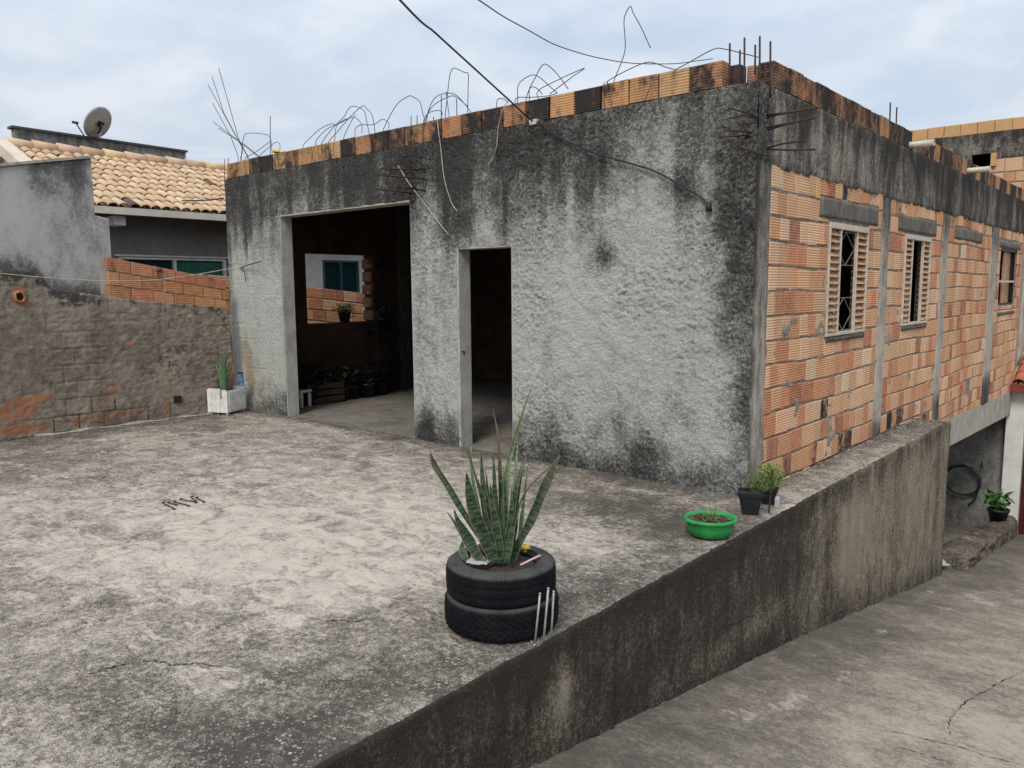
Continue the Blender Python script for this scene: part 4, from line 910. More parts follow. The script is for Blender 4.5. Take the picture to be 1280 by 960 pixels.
mb = MB(); p = hit(147, 266, 0, NE-.10); mb.box((NE-.42, p[1]-.09, EZ-.26), (NE-.02, p[1]+.09, EZ-.11), bev=.006); mb.build('rafter_end', simple('white_painted_timber', (.66, .65, .62), .6), nh)
NW = -11.1; w1 = (-.15, 1.78, 1.2, 2.262)
mb = MB(); panel(mb, lambda u, v, d: (d, u, v), -1.0, 2.7, -.12, 3.15, [w1], NW-.15, NW); mb.build('wall', M_greywall, nh)
mb = MB(); w2 = (hit(403, 325, 0, NW)[1], hit(448, 325, 0, NW)[1], 1.2, 2.29); panel(mb, lambda u, v, d: (d, u, v), 2.7, 9, -.12, 3.15, [w2], NW-.15, NW); mb.build('white_wall', M_white, nh)
mb = MB(); panel(mb, lambda u, v, d: (u, d, v), -15.6, NW-.15, -.12, 3.0, [], Y0+.05, Y0+.2); panel(mb, lambda u, v, d: (u, d, v), -15.6, NW-.15, -.12, 3.0, [], 8.8, 8.95); panel(mb, lambda u, v, d: (d, u, v), Y0, 9, -.12, 3.0, [], -15.6, -15.45)
mb.poly([(NE-.1, Y0-.03, 2.98), (RX, Y0-.03, RZ-.02), (-15.6, Y0-.03, 3.0)]); mb.poly([(NE-.1, 8.95, 2.9), (RX, 8.95, RZ-.08), (-15.6, 8.95, 2.9)]); mb.build('gable_wall', M_beige, nh)
mb = MB(); dv = np.array([RX-NE, 0, RZ-EZ])/L; nn = np.array([-dv[2], 0, dv[0]]); nn = nn if nn[2] > 0 else -nn
for (s0, s1, off, t) in [(-.05, L+.05, -.02, .17)]:
    o = np.array([NE, 0, EZ]); V = [o+dv*s+nn*h+np.array([0, y, 0]) for y in (Y0-.22, Y0+.02) for s, h in ((s0, off), (s1, off), (s1, off+t), (s0, off+t))]
    mb.add(V, [(0, 1, 2, 3), (4, 5, 6, 7), (0, 1, 5, 4), (1, 2, 6, 5), (2, 3, 7, 6), (3, 0, 4, 7)])
mb.build('verge', M_beige, nh)
mb = MB(); mb.quad((RX-.1, Y0-.10, RZ+.12), (-16, Y0-.10, RZ-1.2), (-16, Y0-.10, RZ-1.5), (RX, Y0-.10, RZ-.2)); mb.build('verge', M_beige, nh)
def nwin(w, curt):
    fr = MB(); y0, y1, z0, z1 = w; f = .045
    for a, b, c, d in [(y0, y1, z1-f, z1), (y0, y1, z0, z0+f), (y0, y0+f, z0+f, z1-f), (y1-f, y1, z0+f, z1-f), ((y0+y1)/2-.02, (y0+y1)/2+.02, z0+f, z1-f)]: fr.box((NW-.10, a, c), (NW+.015, b, d))
    o = fr.build('window', M_white if curt else simple('teal_frame', (.05, .12, .13), .4), nh); g = MB(); g.box((NW-.07, y0+f, z0+f), (NW-.06, y1-f, z1-f)); g.build('pane', M_glass, o)
    if curt:
        c = MB(); n = 44; ym = (y0+y1)/2+.03
        V = [(NW-.045+.010*math.sin(i*1.7), ym+(y1-f-.02-ym)*i/n, z) for z in (z0+f, z1-f) for i in range(n+1)]; c.add(V, [(i, i+1, n+2+i, n+1+i) for i in range(n)]); c.build('curtain', M_curtain, o, True)
nwin(w1, True); nwin(w2, False)
mb = MB(); mb.box((NW, w1[0]-.06, w1[3]+.002), (NW+.05, w1[1]+.3, w1[3]+.03)); mb.build('window_drip', M_white, nh)
pa = MB(); pz = lambda y: 4.56-.012*y
A = [(-.80, 3.6), (2.35, 3.6), (2.35, pz(2.35)), (-.80, pz(-.80))]
pa.add([(x, y, z) for x in (-13.5, -13.66) for y, z in A], [(0, 1, 2, 3), (4, 5, 6, 7), (0, 1, 5, 4), (1, 2, 6, 5), (2, 3, 7, 6), (3, 0, 4, 7)]); pa.build('parapet', M_parap, nh)
mb = MB(); mb.add([(x, y, pz(y)+z) for y in (-.85, 2.38) for x, z in ((-13.46, .0), (-13.46, .04), (-13.7, .04), (-13.7, .0))], [(0, 1, 5, 4), (1, 2, 6, 5), (2, 3, 7, 6), (3, 0, 4, 7), (0, 3, 2, 1), (4, 5, 6, 7)]); mb.build('coping', simple('dark_flashing', (.07, .07, .075), .6), nh)

# satellite dish
dp = hit(122.5, 153.5, 0, -13.3); ax = -CR*.82+CU*.50+CF*.14; ax /= np.linalg.norm(ax)
ds = thing('satellite_dish', 'round grey satellite dish tilted on the parapet behind the tiled roof', 'satellite dish', (dp[0], dp[1], 4.58))
def orient(o, loc, axis):
    o.rotation_mode = 'QUATERNION'; o.rotation_quaternion = Vector(axis).to_track_quat('Z', 'Y'); o.location = loc
c0 = np.array([0, 0, dp[2]-4.58]); pr = [(r, .22*r*r/.31*.31/.31*.5-.03) for r in np.linspace(0, .31, 9)]
mb = MB(); mb.lathe(pr+[(.315, pr[-1][1]+.012), (.31, pr[-1][1]-.008)]+[(r, z-.012) for r, z in pr[::-1]], 36); o = mb.build('reflector', M_dish, ds, True); orient(o, c0, ax)
mb = MB(); b = -.10; mb.box((-.05, -.05, -.10), (.05, .05, -.02), bev=.01); mb.tube([(0, 0, -.09), (.02, -.10, -.12), (.02, -.17, -.10)], .022, 8); mb.tube([(-.10, -.02, -.03), (.10, -.02, -.03)], .012, 6); o = mb.build('bracket', M_iron, ds); orient(o, c0, ax)
mb = MB(); mb.tube([(0, 0, -.02), c0-ax*.09], .025, 8); mb.build('mast', M_dish, ds)
lnb = np.array(hit(94, 152.5, 0, dp[0]+.12))-np.array([dp[0], dp[1], 4.58]); q1 = np.array(hit(106, 171, 0, dp[0]))-np.array([dp[0], dp[1], 4.58])
mb = MB(); mb.tube([q1+(c0-q1)*.0, lnb], .011, 6); mb.tube([c0-CU*.28, q1], .011, 6); mb.tube([lnb-CR*.05, lnb+CR*.05+CU*-.02], .024, 8); mb.build('feed_arm', M_iron, ds)

# ================================================================== cables
def cab(name, label, cat, pts, r, mat, m=8):
    o = wire(name, pts, r, mat); return tag(o, label, cat)
P = [hit(497, -3, 1, -2.4), hit(545, 42, 1, -1.6), hit(590, 83, 1, -.95), hit(635, 124, 1, -.4), hit(664, 150, 1, -.06), hit(676, 154, 1, -.06), hit(690, 166, 1, -.055), hit(712, 178, 1, -.05), hit(745, 192, 1, -.06), hit(790, 205, 1, -.055), hit(818, 214, 1, -.05), hit(850, 231, 1, -.055), hit(878, 248, 1, -.05), hit(885, 258, 1, -.05)]
P = [P[0]+(P[0]-P[1])*4+np.array([0, 0, .2])]+P
cab('power_cable', 'thick black cable slanting down from the sky and drooping across the grey front wall', 'cable', P, .0085, M_cable)
mb = MB(); q = hit(886, 258, 1, -.055); mb.tube([q+np.array([0, 0, .03]), q-np.array([0, 0, .04])], [.020, .026], 8); tag(mb.build('cable_plug', M_cable, None, True), 'black plug hanging at the end of the drooping cable on the front wall', 'plug')
P = [hit(*ZT(*p), 1, y) for p, y in zip([(118, -3), (220, 65), (320, 120), (420, 175), (520, 210), (620, 235), (740, 253), (900, 255), (1000, 243), (1060, 235)], [-3.2, -2.7, -2.2, -1.7, -1.2, -.8, -.4, -.1, .0, .05])]
P = [P[0]+(P[0]-P[1])*4]+P
cab('thin_cable', 'thin grey wire curving out of the sky to the top corner of the house', 'wire', P, .0035, M_wire)
P = [hit(-6, 341, 0, -7.38), hit(60, 347, 0, -7.40), hit(130, 351, 0, -7.40), hit(190, 350, 0, -7.40), hit(245, 343, 0, -7.40), hit(280, 337, 0, -7.42), hit(302, 332.5, 1, -.035)]
P = [P[0]+(P[0]-P[1])*3]+P
cab('washing_line', 'thin white cord strung along the boundary wall to the left end of the house', 'cord', P, .0045, M_pvc)
P = [hit(228, 251, 0, -10.2), hit(255, 250.5, 0, -9), hit(279, 248, 1, -.03)]
cab('roof_cable', 'short black cable from the tiled roof to the left edge of the house', 'cable', P, .012, M_cable)

# ================================================================== right hand side, bottom of the ramp
pil = thing('white_pillar', 'white rendered pillar beside the maroon gate at the foot of the driveway', 'pillar', (.1, 11.9, -3.3))
mb = MB(); mb.box((-.165, -.05, -.5), (.14, .4, 2.95), bev=.01); mb.build('shaft', M_white, pil)
mb = MB(); mb.box((-.185, -.08, -.5), (.16, .42, .02), bev=.01); mb.build('plinth', M_grey, pil)
gt = thing('metal_gate', 'dark maroon metal gate at the right edge beyond the driveway', 'gate', (.25, 12.0, -3.28))
mb = MB()
for k in range(28): mb.box((.06+k*.1, 0, .08), (.145+k*.1, .03, 2.5), bev=.012)
mb.build('gate_panel', M_maroon, gt)
mb = MB()
for a, b, c, d in [(0, 2.95, 0, .07), (0, 2.95, 2.5, 2.58), (0, .055, .07, 2.5), (2.89, 2.95, .07, 2.5)]: mb.box((a, -.02, c), (b, .05, d), bev=.005)
mb.build('gate_frame', M_maroon, gt)
pr_ = thing('tiled_porch', 'corner of a red tiled porch roof at the right edge over the white pillar', 'porch roof', (.03, 11.75, -.25))
tile_roof('roof', M_tile, pr_, (.0, -.1, .05), (1, 0, 0), (0, 1, .38), 16, 8, .2, .36, [(.42, .12, .07), (.36, .10, .06), (.46, .15, .09)])
mb = MB(); mb.box((-.02, -.16, -.10), (3.2, -.10, .05), bev=.004); mb.build('fascia', simple('red_fascia', (.22, .05, .04), .5, 0, .3, 8), pr_)
mb = MB(); mb.add([(x, y, .02+.38*(y+.1)+z) for y in (-.1, 2.7) for x, z in ((-.015, -.10), (.03, -.10), (.03, .03), (-.015, .03))], [(0, 1, 5, 4), (1, 2, 6, 5), (2, 3, 7, 6), (3, 0, 4, 7), (0, 3, 2, 1), (4, 5, 6, 7)]); mb.add([(x, y, .0+.38*(y+.1)) for y in (-.1, 2.7) for x in (.03, 3.2)], [(0, 1, 3, 2)]); mb.build('barge_board', simple('red_bargeboard', (.24, .055, .045), .5, 0, .3, 8), pr_)
# floor of the undercroft
tag(grid('undercroft_floor', M_drive, cuts(-4, -.3, .1), cuts(4.93, 12, .1), lambda U, V: (U, V, dz(V)-.02), lambda X, Y: (.4+0*X, 0*X, 0*X)), kind='structure')
# rubble kerb
K0 = np.array([.36, 5.6]); K1 = np.array([.10, 11.8]); kd = (K1-K0)/np.linalg.norm(K1-K0); kn = np.array([kd[1], -kd[0]])
def kerb_fn(U, V):
    w = .34+.10*(fbm(U*2, U*0+4, 6)-.5); hgt = .20+.10*fbm(U*1.3, U*0, 2)+.10*ss(3.5, 5.2, U); a = np.interp(V, [0, .35, .4, .6, .65, 1], [0, 0, .12, .88, 1, 1]); h = np.interp(V, [0, .35, .4, .6, .65, 1], [-.1, .8, 1, 1, .8, -.1])
    n = .14*(fbm(U*3, V*6, 3, 4)-.5); off = (a-.5)*-w+n; Y = K0[1]+kd[1]*U+kn[1]*off
    return K0[0]+kd[0]*U+kn[0]*off+.0, Y, dz(Y)+hgt*h+.16*(fbm(U*4, V*8, 5, 4)-.5)*(h > 0)-.5*ss(.12, 0, U)
kb = grid('rubble_kerb', M_ret, cuts(0, 6.2, .05), np.linspace(0, 1, 28), kerb_fn, lambda U, V: (.30+.5*(fbm(U*2, V*3, 3)-.3)+.2*ss(.3, .0, V), .2+0*U, .3+0*U))
tag(kb, 'rough crumbling concrete kerb beside the foot of the driveway', 'kerb')
hz_ = hit(1204, 600, 1, 11.95); ho = thing('garden_hose', 'coiled dark green hose hanging on the grey wall under the house', 'hose', tuple(hz_))
mb = MB()
pts = [(.33*(1+.02*k)*math.cos(a), -.02-.012*(k % 3), .33*(1+.02*k)*math.sin(a)) for k, a in enumerate(np.linspace(1.9, 1.9-2*math.pi*2.1, 60))]
pts = [((.31+.012*math.sin(i*.37))*math.cos(a), -.03-.0004*i, (.31+.012*math.sin(i*.37))*math.sin(a)) for i, a in enumerate(np.linspace(1.2, 1.2-4.4*math.pi, 70))]
mb.tube(pts+[(.24, -.06, -.36), (.12, -.06, -.50)], .017, 6); mb.tube([(.33, -.03, .30), (.31, -.03, .45)], .015, 6); mb.build('hose_coil', M_hose, ho, True)
mb = MB(); mb.tube([(0, .0, .31), (0, -.09, .31), (0, -.10, .34)], .014, 6); mb.build('hook', M_iron, ho)

# ================================================================== tyre planter and snake plant
TC = np.array([.085, -3.05])
def tyre(name, label, z0, cx, cy, R, w, kind, rz):
    o = thing(name, label, 'tyre', (cx, cy, z0), rz, 'old tyres stacked as a planter')
    ri = R*.60
    out = [(R-.048, w*1.0), (R-.030, w*.988), (R-.014, w*.955), (R-.004, w*.90), (R, w*.82)]
    nt = 14; tread = [(R+.002*math.sin(math.pi*i/(nt-1)), w*(.80-.60*i/(nt-1))) for i in range(nt)]
    prof = [(ri, w*.80), (ri+.004, w*.86), (ri+.020, w*.905), (ri+.035, w*.94), (R-.085, w*1.0), (R-.07, w*1.0), (R-.068, w*.994)]+out+tread+[(r, w-z) for r, z in out[::-1]]+[(R-.085, 0), (ri+.03, w*.06), (ri, w*.14), (ri+.012, w*.22), (R-.05, w*.25), (R-.03, w*.5), (R-.05, w*.75), (ri+.012, w*.76)]
    n = 420
    def fn(r, z, a, i):
        if kind == 'chevron':
            if w*.17 < z < w*.83 and r > R-.02:
                s = abs(z-w*.42)*1.0; f = ((a*R)/.047+ (s/.030)) % 1
                return r-.0045*(1 if f < .28 else 0)-.004*(1 if abs(z-w*.42) < .004 else 0)
            if w*.83 <= z < w*.97 and r > R-.05: return r-.004*(1 if ((a*R)/.0125) % 1 < .35 else 0)
        else:
            if w*.80 <= z < w*.975 and r > R-.06: return r-.005*(1 if ((a*R)/.021) % 1 < .22 else 0)
            if w*.2 < z < w*.8 and r > R-.02: return r-.005*(1 if min(abs(z-w*.35), abs(z-w*.62)) < .004 else 0)-.0025*(1 if ((a*R+z*.4)/.06) % 1 < .06 else 0)
        return r
    mb = MB(); mb.lathe(prof, n, fn=fn, closed=True); mb.build('tyre_casing', M_tyre, o, True)
    return o
t1 = tyre('tyre', 'lower black car tyre with chevron tread lying flat on the terrace edge', .004, TC[0], TC[1], .287, .165, 'chevron', .3)
t2 = tyre('tyre', 'upper black car tyre filled with soil around the snake plant', .160, TC[0]-.006, TC[1]+.004, .276, .172, 'ribbed', 1.1)
mb = MB()
V = []; F = []; nr, na = 7, 30
for i in range(nr):
    for j in range(na):
        r = .168*i/(nr-1); a = 2*math.pi*j/na; V.append((r*math.cos(a), r*math.sin(a), .128+.018*float(fbm(np.array([r*math.cos(a)*25+5]), np.array([r*math.sin(a)*25+5]), 2)[0])))
for i in range(nr-1):
    for j in range(na): F.append((i*na+j, i*na+(j+1) % na, (i+1)*na+(j+1) % na, (i+1)*na+j))
mb.add(V, F); mb.build('soil', M_soil, t2, True)
SZ = .305
sp = thing('snake_plant', 'tall banded snake plant with pointed leaves growing out of the tyre planter', 'snake plant', (TC[0], TC[1], SZ))
SC = np.array([TC[0], TC[1], SZ])
def onplane(px, py, off):
    d = CF+CR*(px-640)/FPX-CU*(py-480)/FPX; nf = np.array([CF[0], CF[1], 0]); nf /= np.linalg.norm(nf)
    return CAM+d*(((SC-CAM)@nf+off)/(d@nf))
def leaf(pts, w, off0, off1, mat, yaw=0., dry=0., tip=.30, cup=.18, lowz=True):
    """pts: pixel polyline tip -> base (zoomed crop of the photograph), w: full width in metres"""
    P = []
    k = len(pts)
    for i, (x, y) in enumerate(pts[::-1]):
        f = i/(k-1); P.append(onplane(530+x/4, 480+y/4, off0+(off1-off0)*f))
    P = np.array(smooth_path(P, 10)) if k > 2 else np.linspace(P[0], P[1], 14)
    n = len(P); seg = np.concatenate([[0], np.cumsum(np.linalg.norm(np.diff(P, axis=0), axis=1))]); Lh = seg[-1]
    side0 = CR*math.cos(yaw)+CF*math.sin(yaw); side0[2] = 0
    m = 12; us = np.linspace(0, 1, m+1); vs = np.arange(n)
    T = np.gradient(P, axis=0); T /= np.linalg.norm(T, axis=1)[:, None]
    def fn(U, V):
        i = V.astype(int); t = seg[i]/Lh
        ww = w*.44*np.minimum(1, .62+.9*t)*np.clip((1-t)/tip if tip > .5 else (1-t)/max(tip*2.2, .01), 0, 1)**.75*(1+.05*np.sin(t*21+off1*40))
        ww = np.maximum(ww, .0012)
        tt = T[i]; s = np.broadcast_to(side0, tt.shape); s = s-(s*tt).sum(-1, keepdims=True)*tt; s = s/np.linalg.norm(s, axis=-1, keepdims=True); nn = np.cross(s, tt)
        twist = ((.15+.55*t)*np.sin(t*3+off1*30+w*90))[..., None]; s2 = s*np.cos(twist)+nn*np.sin(twist); n2 = -s*np.sin(twist)+nn*np.cos(twist)
        a = 2*math.pi*U; cx = np.cos(a); cy = np.sin(a)
        th = .0022+.0022*(1-t); q = P[i]+s2*(cx*ww)[..., None]+n2*(cy*th+(cx**2-.3)*ww*cup*2)[..., None]
        q = q-SC; return q[..., 0], q[..., 1], q[..., 2]
    def mk(U, V):
        i = V.astype(int); t = seg[i]/Lh; return seg[i], np.abs(np.cos(2*math.pi*U)), np.clip(dry*ss(.45, .95, t)+.9*ss(.975, 1, t), 0, 1)
    return grid('leaf', mat, us, vs, fn, mk, None, sp)
D, Lt = M_snake, M_snakelight
leaf([(196, 775), (190, 830), (215, 885)], .05, -.02, .12, D, .3)
for k in range(4):
    x0 = random.uniform(330, 430); x1 = x0+random.uniform(-90, 70); leaf([(x1, random.uniform(380, 640)), ((x0+x1)/2+random.uniform(-12, 12), 720), (x0, 885)], random.uniform(.035, .055), random.uniform(-.03, .05), random.uniform(.02, .16), D, random.uniform(-.6, .6))
leaf([(240, 215), (234, 330), (245, 480), (290, 720), (330, 870)], .030, .02, .10, Lt, .2)
leaf([(545, -5), (520, 60), (470, 210), (430, 350), (410, 500), (400, 860)], .040, .0, .15, Lt, .5, 0, .6, .35)
leaf([(471, 245), (466, 330), (458, 450), (430, 880)], .026, .02, .12, Lt, .2, 0, .6)
leaf([(522, 395), (505, 540), (480, 760), (455, 880)], .038, .03, .12, Lt, -.3, 0, .4)
leaf([(285, 325), (290, 450), (310, 620), (345, 870)], .058, .02, .08, D, .1)
leaf([(345, 128), (358, 190), (370, 270), (378, 420), (385, 870)], .040, .03, .07, D, .9, .8, .75, .4)
leaf([(345, 335), (352, 450), (362, 640), (375, 880)], .052, .0, .06, D, -.1)
leaf([(30, 335), (60, 410), (120, 510), (200, 650), (290, 790), (335, 880)], .036, -.02, .05, D, .2, .2, .05, .5)
leaf([(140, 120), (160, 210), (175, 260), (205, 320), (245, 420), (300, 640), (345, 880)], .020, .02, .10, D, .4, .8, .8, .4)
leaf([(215, 325), (250, 430), (300, 620), (350, 880)], .028, .03, .05, D, .6, .3, .5)
leaf([(532, 258), (512, 350), (480, 500), (430, 880)], .020, .03, .12, D, .4, .7, .7)
leaf([(400, 425), (404, 560), (402, 720), (395, 885)], .056, .0, .03, D, .15)
leaf([(490, 395), (470, 480), (445, 620), (412, 885)], .060, .0, .04, D, -.2)
leaf([(440, 515), (436, 650), (420, 780), (405, 890)], .052, -.02, .0, D, .3)
leaf([(270, 475), (290, 560), (325, 700), (372, 890)], .062, -.02, -.02, D, .1)
leaf([(212, 440), (228, 520), (262, 660), (310, 780), (352, 895)], .088, -.05, -.06, D, -.05, 0, .16)
leaf([(330, 495), (340, 600), (362, 740), (388, 893)], .062, -.05, -.07, D, .2)
leaf([(680, 352), (640, 440), (590, 550), (530, 690), (470, 800), (440, 885)], .054, -.03, -.02, D, -.25, .25, .10, .3)
leaf([(682, 366), (600, 440), (520, 525), (480, 600), (450, 740), (420, 888)], .020, -.05, -.08, D, -.9, .9, .5, .5)
leaf([(690, 398), (650, 465), (600, 560), (530, 700), (455, 880)], .026, .0, .03, Lt, -.5, .3, .5)
leaf([(150, 625), (170, 680), (205, 745), (262, 850), (300, 890)], .066, -.06, -.02, D, .1, 0, .2)
leaf([(115, 640), (150, 690), (190, 760), (255, 860)], .036, -.02, .02, D, .5)
leaf([(455, 640), (440, 740), (415, 892)], .046, -.08, -.09, D, -.3)
leaf([(310, 510), (305, 620), (345, 780), (365, 892)], .04, -.07, -.10, D, -.3)
# odds and ends lying on the soil
def at(px, py, z): return hit(px, py, 2, z)
p = at(598, 707, .315); f = thing('plastic_wrapper', 'crumpled white plastic wrapper on the soil inside the upper tyre', 'wrapper', tuple(p), .4)
V = []; nx, ny = 9, 6
for i in range(nx):
    for j in range(ny): V.append((-.055+.11*i/(nx-1), -.035+.07*j/(ny-1), .012+.022*float(fbm(np.array([i*.45]), np.array([j*.9]), 3, 3)[0])))
mb = MB(); mb.add(V, [(i*ny+j, (i+1)*ny+j, (i+1)*ny+j+1, i*ny+j+1) for i in range(nx-1) for j in range(ny-1)]); mb.build('film', M_paper, f, True)
p = at(589, 700, .315); q = at(592, 681, .36); tag(wire('plant_tag', [p, (p+q)/2+np.array([0, 0, .02]), q+np.array([0, 0, .03])], .005, M_paper), 'thin white plant tag sticking up at the left inside the tyre', 'plant tag')
p = at(650, 704, .335); q = at(676, 697, .338); mb = MB(); mb.box((-.062, -.006, 0), (.062, .006, .004)); o = mb.build('pink_label', M_pink); o.location = (p+q)/2; o.rotation_euler = (.1, -.2, math.atan2(*(q-p)[1::-1])); tag(o, 'pale pink stick lying across the rim of the upper tyre', 'stick')
def flower(name, px, py, z, mat, label, cat, r, n):
    p = at(px, py, z); f = thing(name, label, cat, tuple(p)); mb = MB()
    for k in range(n):
        a = k*2.399; rr = r*(.35+.65*random.random()); c = np.array([math.cos(a)*rr*.6, math.sin(a)*rr*.6, .012+random.random()*.02]); u = np.array([math.cos(a+1.57), math.sin(a+1.57), .2]); v = np.array([math.cos(a), math.sin(a), .7*random.random()])
        mb.add([c-u*r*.35, c-u*r*.25+v*r*.6, c+v*r*.9, c+u*r*.3+v*r*.5, c+u*r*.35], [(0, 1, 2, 3, 4)])
    mb.build('petals', mat, f)
flower('yellow_flower', 655, 692, .33, M_yellow, 'small yellow flower on the soil at the right inside the tyre', 'flower', .028, 16)
flower('red_flower', 596, 692, .325, M_red, 'dark red dried flower on the soil at the left inside the tyre', 'flower', .032, 22)
for (b, t_, lab) in [((668, 804), (675, 742), 'bare metal rod standing in front of the tyres, farthest left of the three'), ((683, 806), (690, 737), 'middle of three bare metal rods standing at the terrace edge by the tyres'), ((693.5, 801), (697.5, 741), 'bare metal rod right behind the other two at the terrace edge by the tyres')]:
    p = hit(*b, 2, -.01); q = hit(*t_, 1, p[1]); o = thing('metal_rod', lab, 'metal rod', tuple(p), 0, 'metal rods beside the tyres'); v = q-p
    if p[0] > .40: p[0] = .39; o.location = tuple(p)
    mb = MB(); mb.tube([(0, 0, -.02), tuple(v*.5+np.array([.002, 0, 0])), tuple(v)], .0052, 8); mb.build('rod', M_alu, o, True)
    mb = MB(); mb.tube([tuple(v*.985), tuple(v*1.012)], .0060, 8); mb.build('end_cap', M_alu, o, True)

# ================================================================== pots beside the corner
def clump(mb, n, c, rad, ls, up=.4, stems=8, thin=.35, base=None):
    c = np.array(c, float); rad = np.array(rad, float)
    for k in range(n):
        d = rng.normal(size=3); d /= np.linalg.norm(d); d = d*rng.random()**.45; p = c+d*rad
        a = rng.random()*6.28; l = ls*(.6+.7*rng.random()); u = np.array([math.cos(a), math.sin(a), up+.7*(rng.random()-.3)]); u /= np.linalg.norm(u); s = np.cross(u, [0, 0, 1.]); s /= np.linalg.norm(s)+1e-9; s = s*math.cos(a*3)+np.cross(u, s)*math.sin(a*3)*.5
        g = .65+.7*rng.random(); col = (g*(1+.15*rng.random()), g, g*.9, 0)
        mb.add([p-u*l*.5, p+s*l*thin*.5, p+u*l*.55, p-s*l*thin*.5], [(0, 1, 2, 3)], col)
    if base is not None:
        for k in range(stems):
            d = rng.normal(size=3); e = c+d*rad*.45; b = np.array(base, float); mb.tube([b+rng.normal(size=3)*[.012, .012, 0], (b+e)/2+rng.normal(size=3)*.012, e], .0022, 4, (.7, .6, .4, 0))
# green basin
bp = at(888, 648, .12); ba = thing('basin', 'round bright green plastic basin of soil and seedlings on the terrace edge', 'basin', (bp[0], bp[1], .004), .6)
mb = MB(); pf = [(0, .006), (.112, .004), (.132, .012), (.148, .06), (.156, .100), (.163, .104), (.169, .110), (.169, .122), (.163, .128), (.153, .127), (.148, .120), (.140, .07), (.12, .03), (0, .03)]
mb.lathe(pf, 56, fn=lambda r, z, a, i: r*(1+.04*math.cos(2*a)))
mb.build('bowl', M_basin, ba, True)
for s in (.6, 3.74):
    M = Matrix.Rotation(s, 4, 'Z'); mb = MB(); mb.box((.160, -.045, .110), (.184, .045, .124), bev=.006, M=M); mb.build('handle', M_basin, ba, True)
V = []; F = []; nr, na = 9, 36
for i in range(nr):
    for j in range(na):
        r = .142*i/(nr-1); a = 2*math.pi*j/na; x, y = r*math.cos(a), r*math.sin(a); V.append((x, y, .092+.03*float(fbm(np.array([x*38+5]), np.array([y*38+5]), 2)[0])))
for i in range(nr-1):
    for j in range(na): F.append((i*na+j, i*na+(j+1) % na, (i+1)*na+(j+1) % na, (i+1)*na+j))
mb = MB(); mb.add(V, F); mb.build('soil', M_soil, ba, True)
for k, (x, y, h, lab) in enumerate([(-.06, -.04, .06, 'small pale seedling at the left of the green basin'), (.01, .05, .09, 'tallest thin green seedling in the middle of the green basin'), (.08, -.02, .05, 'low sprawling sprout at the right of the green basin'), (.0, -.06, .055, 'yellowish sprout at the front of the green basin')]):
    s = thing('seedling', lab, 'seedling', (bp[0]+x*.75+y*.65*0, bp[1]+y*.75+x*.6*0, .110), k, 'seedlings in the green basin')
    mb = MB(); clump(mb, 18, (0, 0, h*.6), (.035, .035, h*.45), .030, .6, 6, .28, (0, 0, 0)); mb.build('foliage', M_leaf, s)
mb = MB()
for k in range(26):
    a, r = rng.random()*6.28, .13*rng.random()**.5; c = np.array([r*math.cos(a), r*math.sin(a), .118+.008*rng.random()]); b = rng.random()*6.28; mb.tube([c-np.array([math.cos(b), math.sin(b), .1])*.015, c+np.array([math.cos(b), math.sin(b), .2])*.015], .002, 4)
o = mb.build('straw_litter', simple('dry_straw', (.36, .28, .16), .9, 0, .4, 60), ba)
# square black pot with a bushy herb
def square_pot(parent, w0, w1, h, mat):
    mb = MB(); t = .006
    def ring(w, z): return [(-w, -w, z), (w, -w, z), (w, w, z), (-w, w, z)]
    R = [ring(w0/2, 0), ring(w1/2, h*.82), ring(w1/2+.007, h*.82), ring(w1/2+.010, h), ring(w1/2-t, h), ring(w0/2-t+.01, .02)]
    V = sum(R, []); F = [(3, 2, 1, 0)]+[(i*4+j, i*4+(j+1) % 4, (i+1)*4+(j+1) % 4, (i+1)*4+j) for i in range(5) for j in range(4)]+[(20, 21, 22, 23)]
    mb.add(V, F); mb.build('pot', mat, parent)
    mb = MB(); w = w1/2-t-.002; mb.quad((-w, -w, h*.86), (w, -w, h*.86), (w, w, h*.86), (-w, w, h*.86)); mb.build('soil', M_soil, parent)
pp = hit(936, 644, 2, 0); pa_ = thing('potted_herb', 'square black pot with a wispy green herb at the foot of the house corner', 'potted plant', (pp[0]-.02, pp[1]+.06, .004), .45)
square_pot(pa_, .115, .165, .165, M_blackpot)
mb = MB(); clump(mb, 900, (.05, .04, .225), (.10, .085, .095), .027, .6, 30, .24, (.03, .02, .14)); mb.build('foliage', leafy('wispy_herb', (.13, .18, .06), (.075, .12, .04)), pa_)
pq = hit(962, 634, 2, 0); pb = thing('potted_shrub', 'small black pot with a bright green bush close to the brick wall', 'potted plant', (pq[0]-.05, pq[1]+.10, .004), .3)
square_pot(pb, .09, .12, .12, M_blackpot)
mb = MB(); clump(mb, 1100, (.0, .0, .215), (.125, .12, .105), .030, .5, 22, .32, (0, 0, .1)); mb.build('foliage', leafy('bright_bush', (.14, .26, .05), (.08, .17, .035)), pb)
p = hit(961, 641, 2, 0); q = hit(965.5, 588, 1, p[1]); st = thing('rusty_stake', 'thin dark stake standing in front of the two potted plants', 'stake', tuple(p)); mb = MB(); mb.tube([(0, 0, -.01), tuple(q-p)], .007, 6); mb.build('shaft', M_rebar, st)
p = hit(971.5, 634, 2, 0); ca = thing('white_carton', 'small white box standing behind the potted bush on the ledge', 'carton', (min(p[0], .375), p[1], .002), .3); mb = MB(); mb.box((-.018, -.03, 0), (.018, .03, .075), bev=.004); mb.build('carton_body', M_paper, ca); mb = MB(); mb.box((-.014, -.012, .075), (.014, .012, .083), bev=.003); mb.build('carton_cap', M_paper, ca)

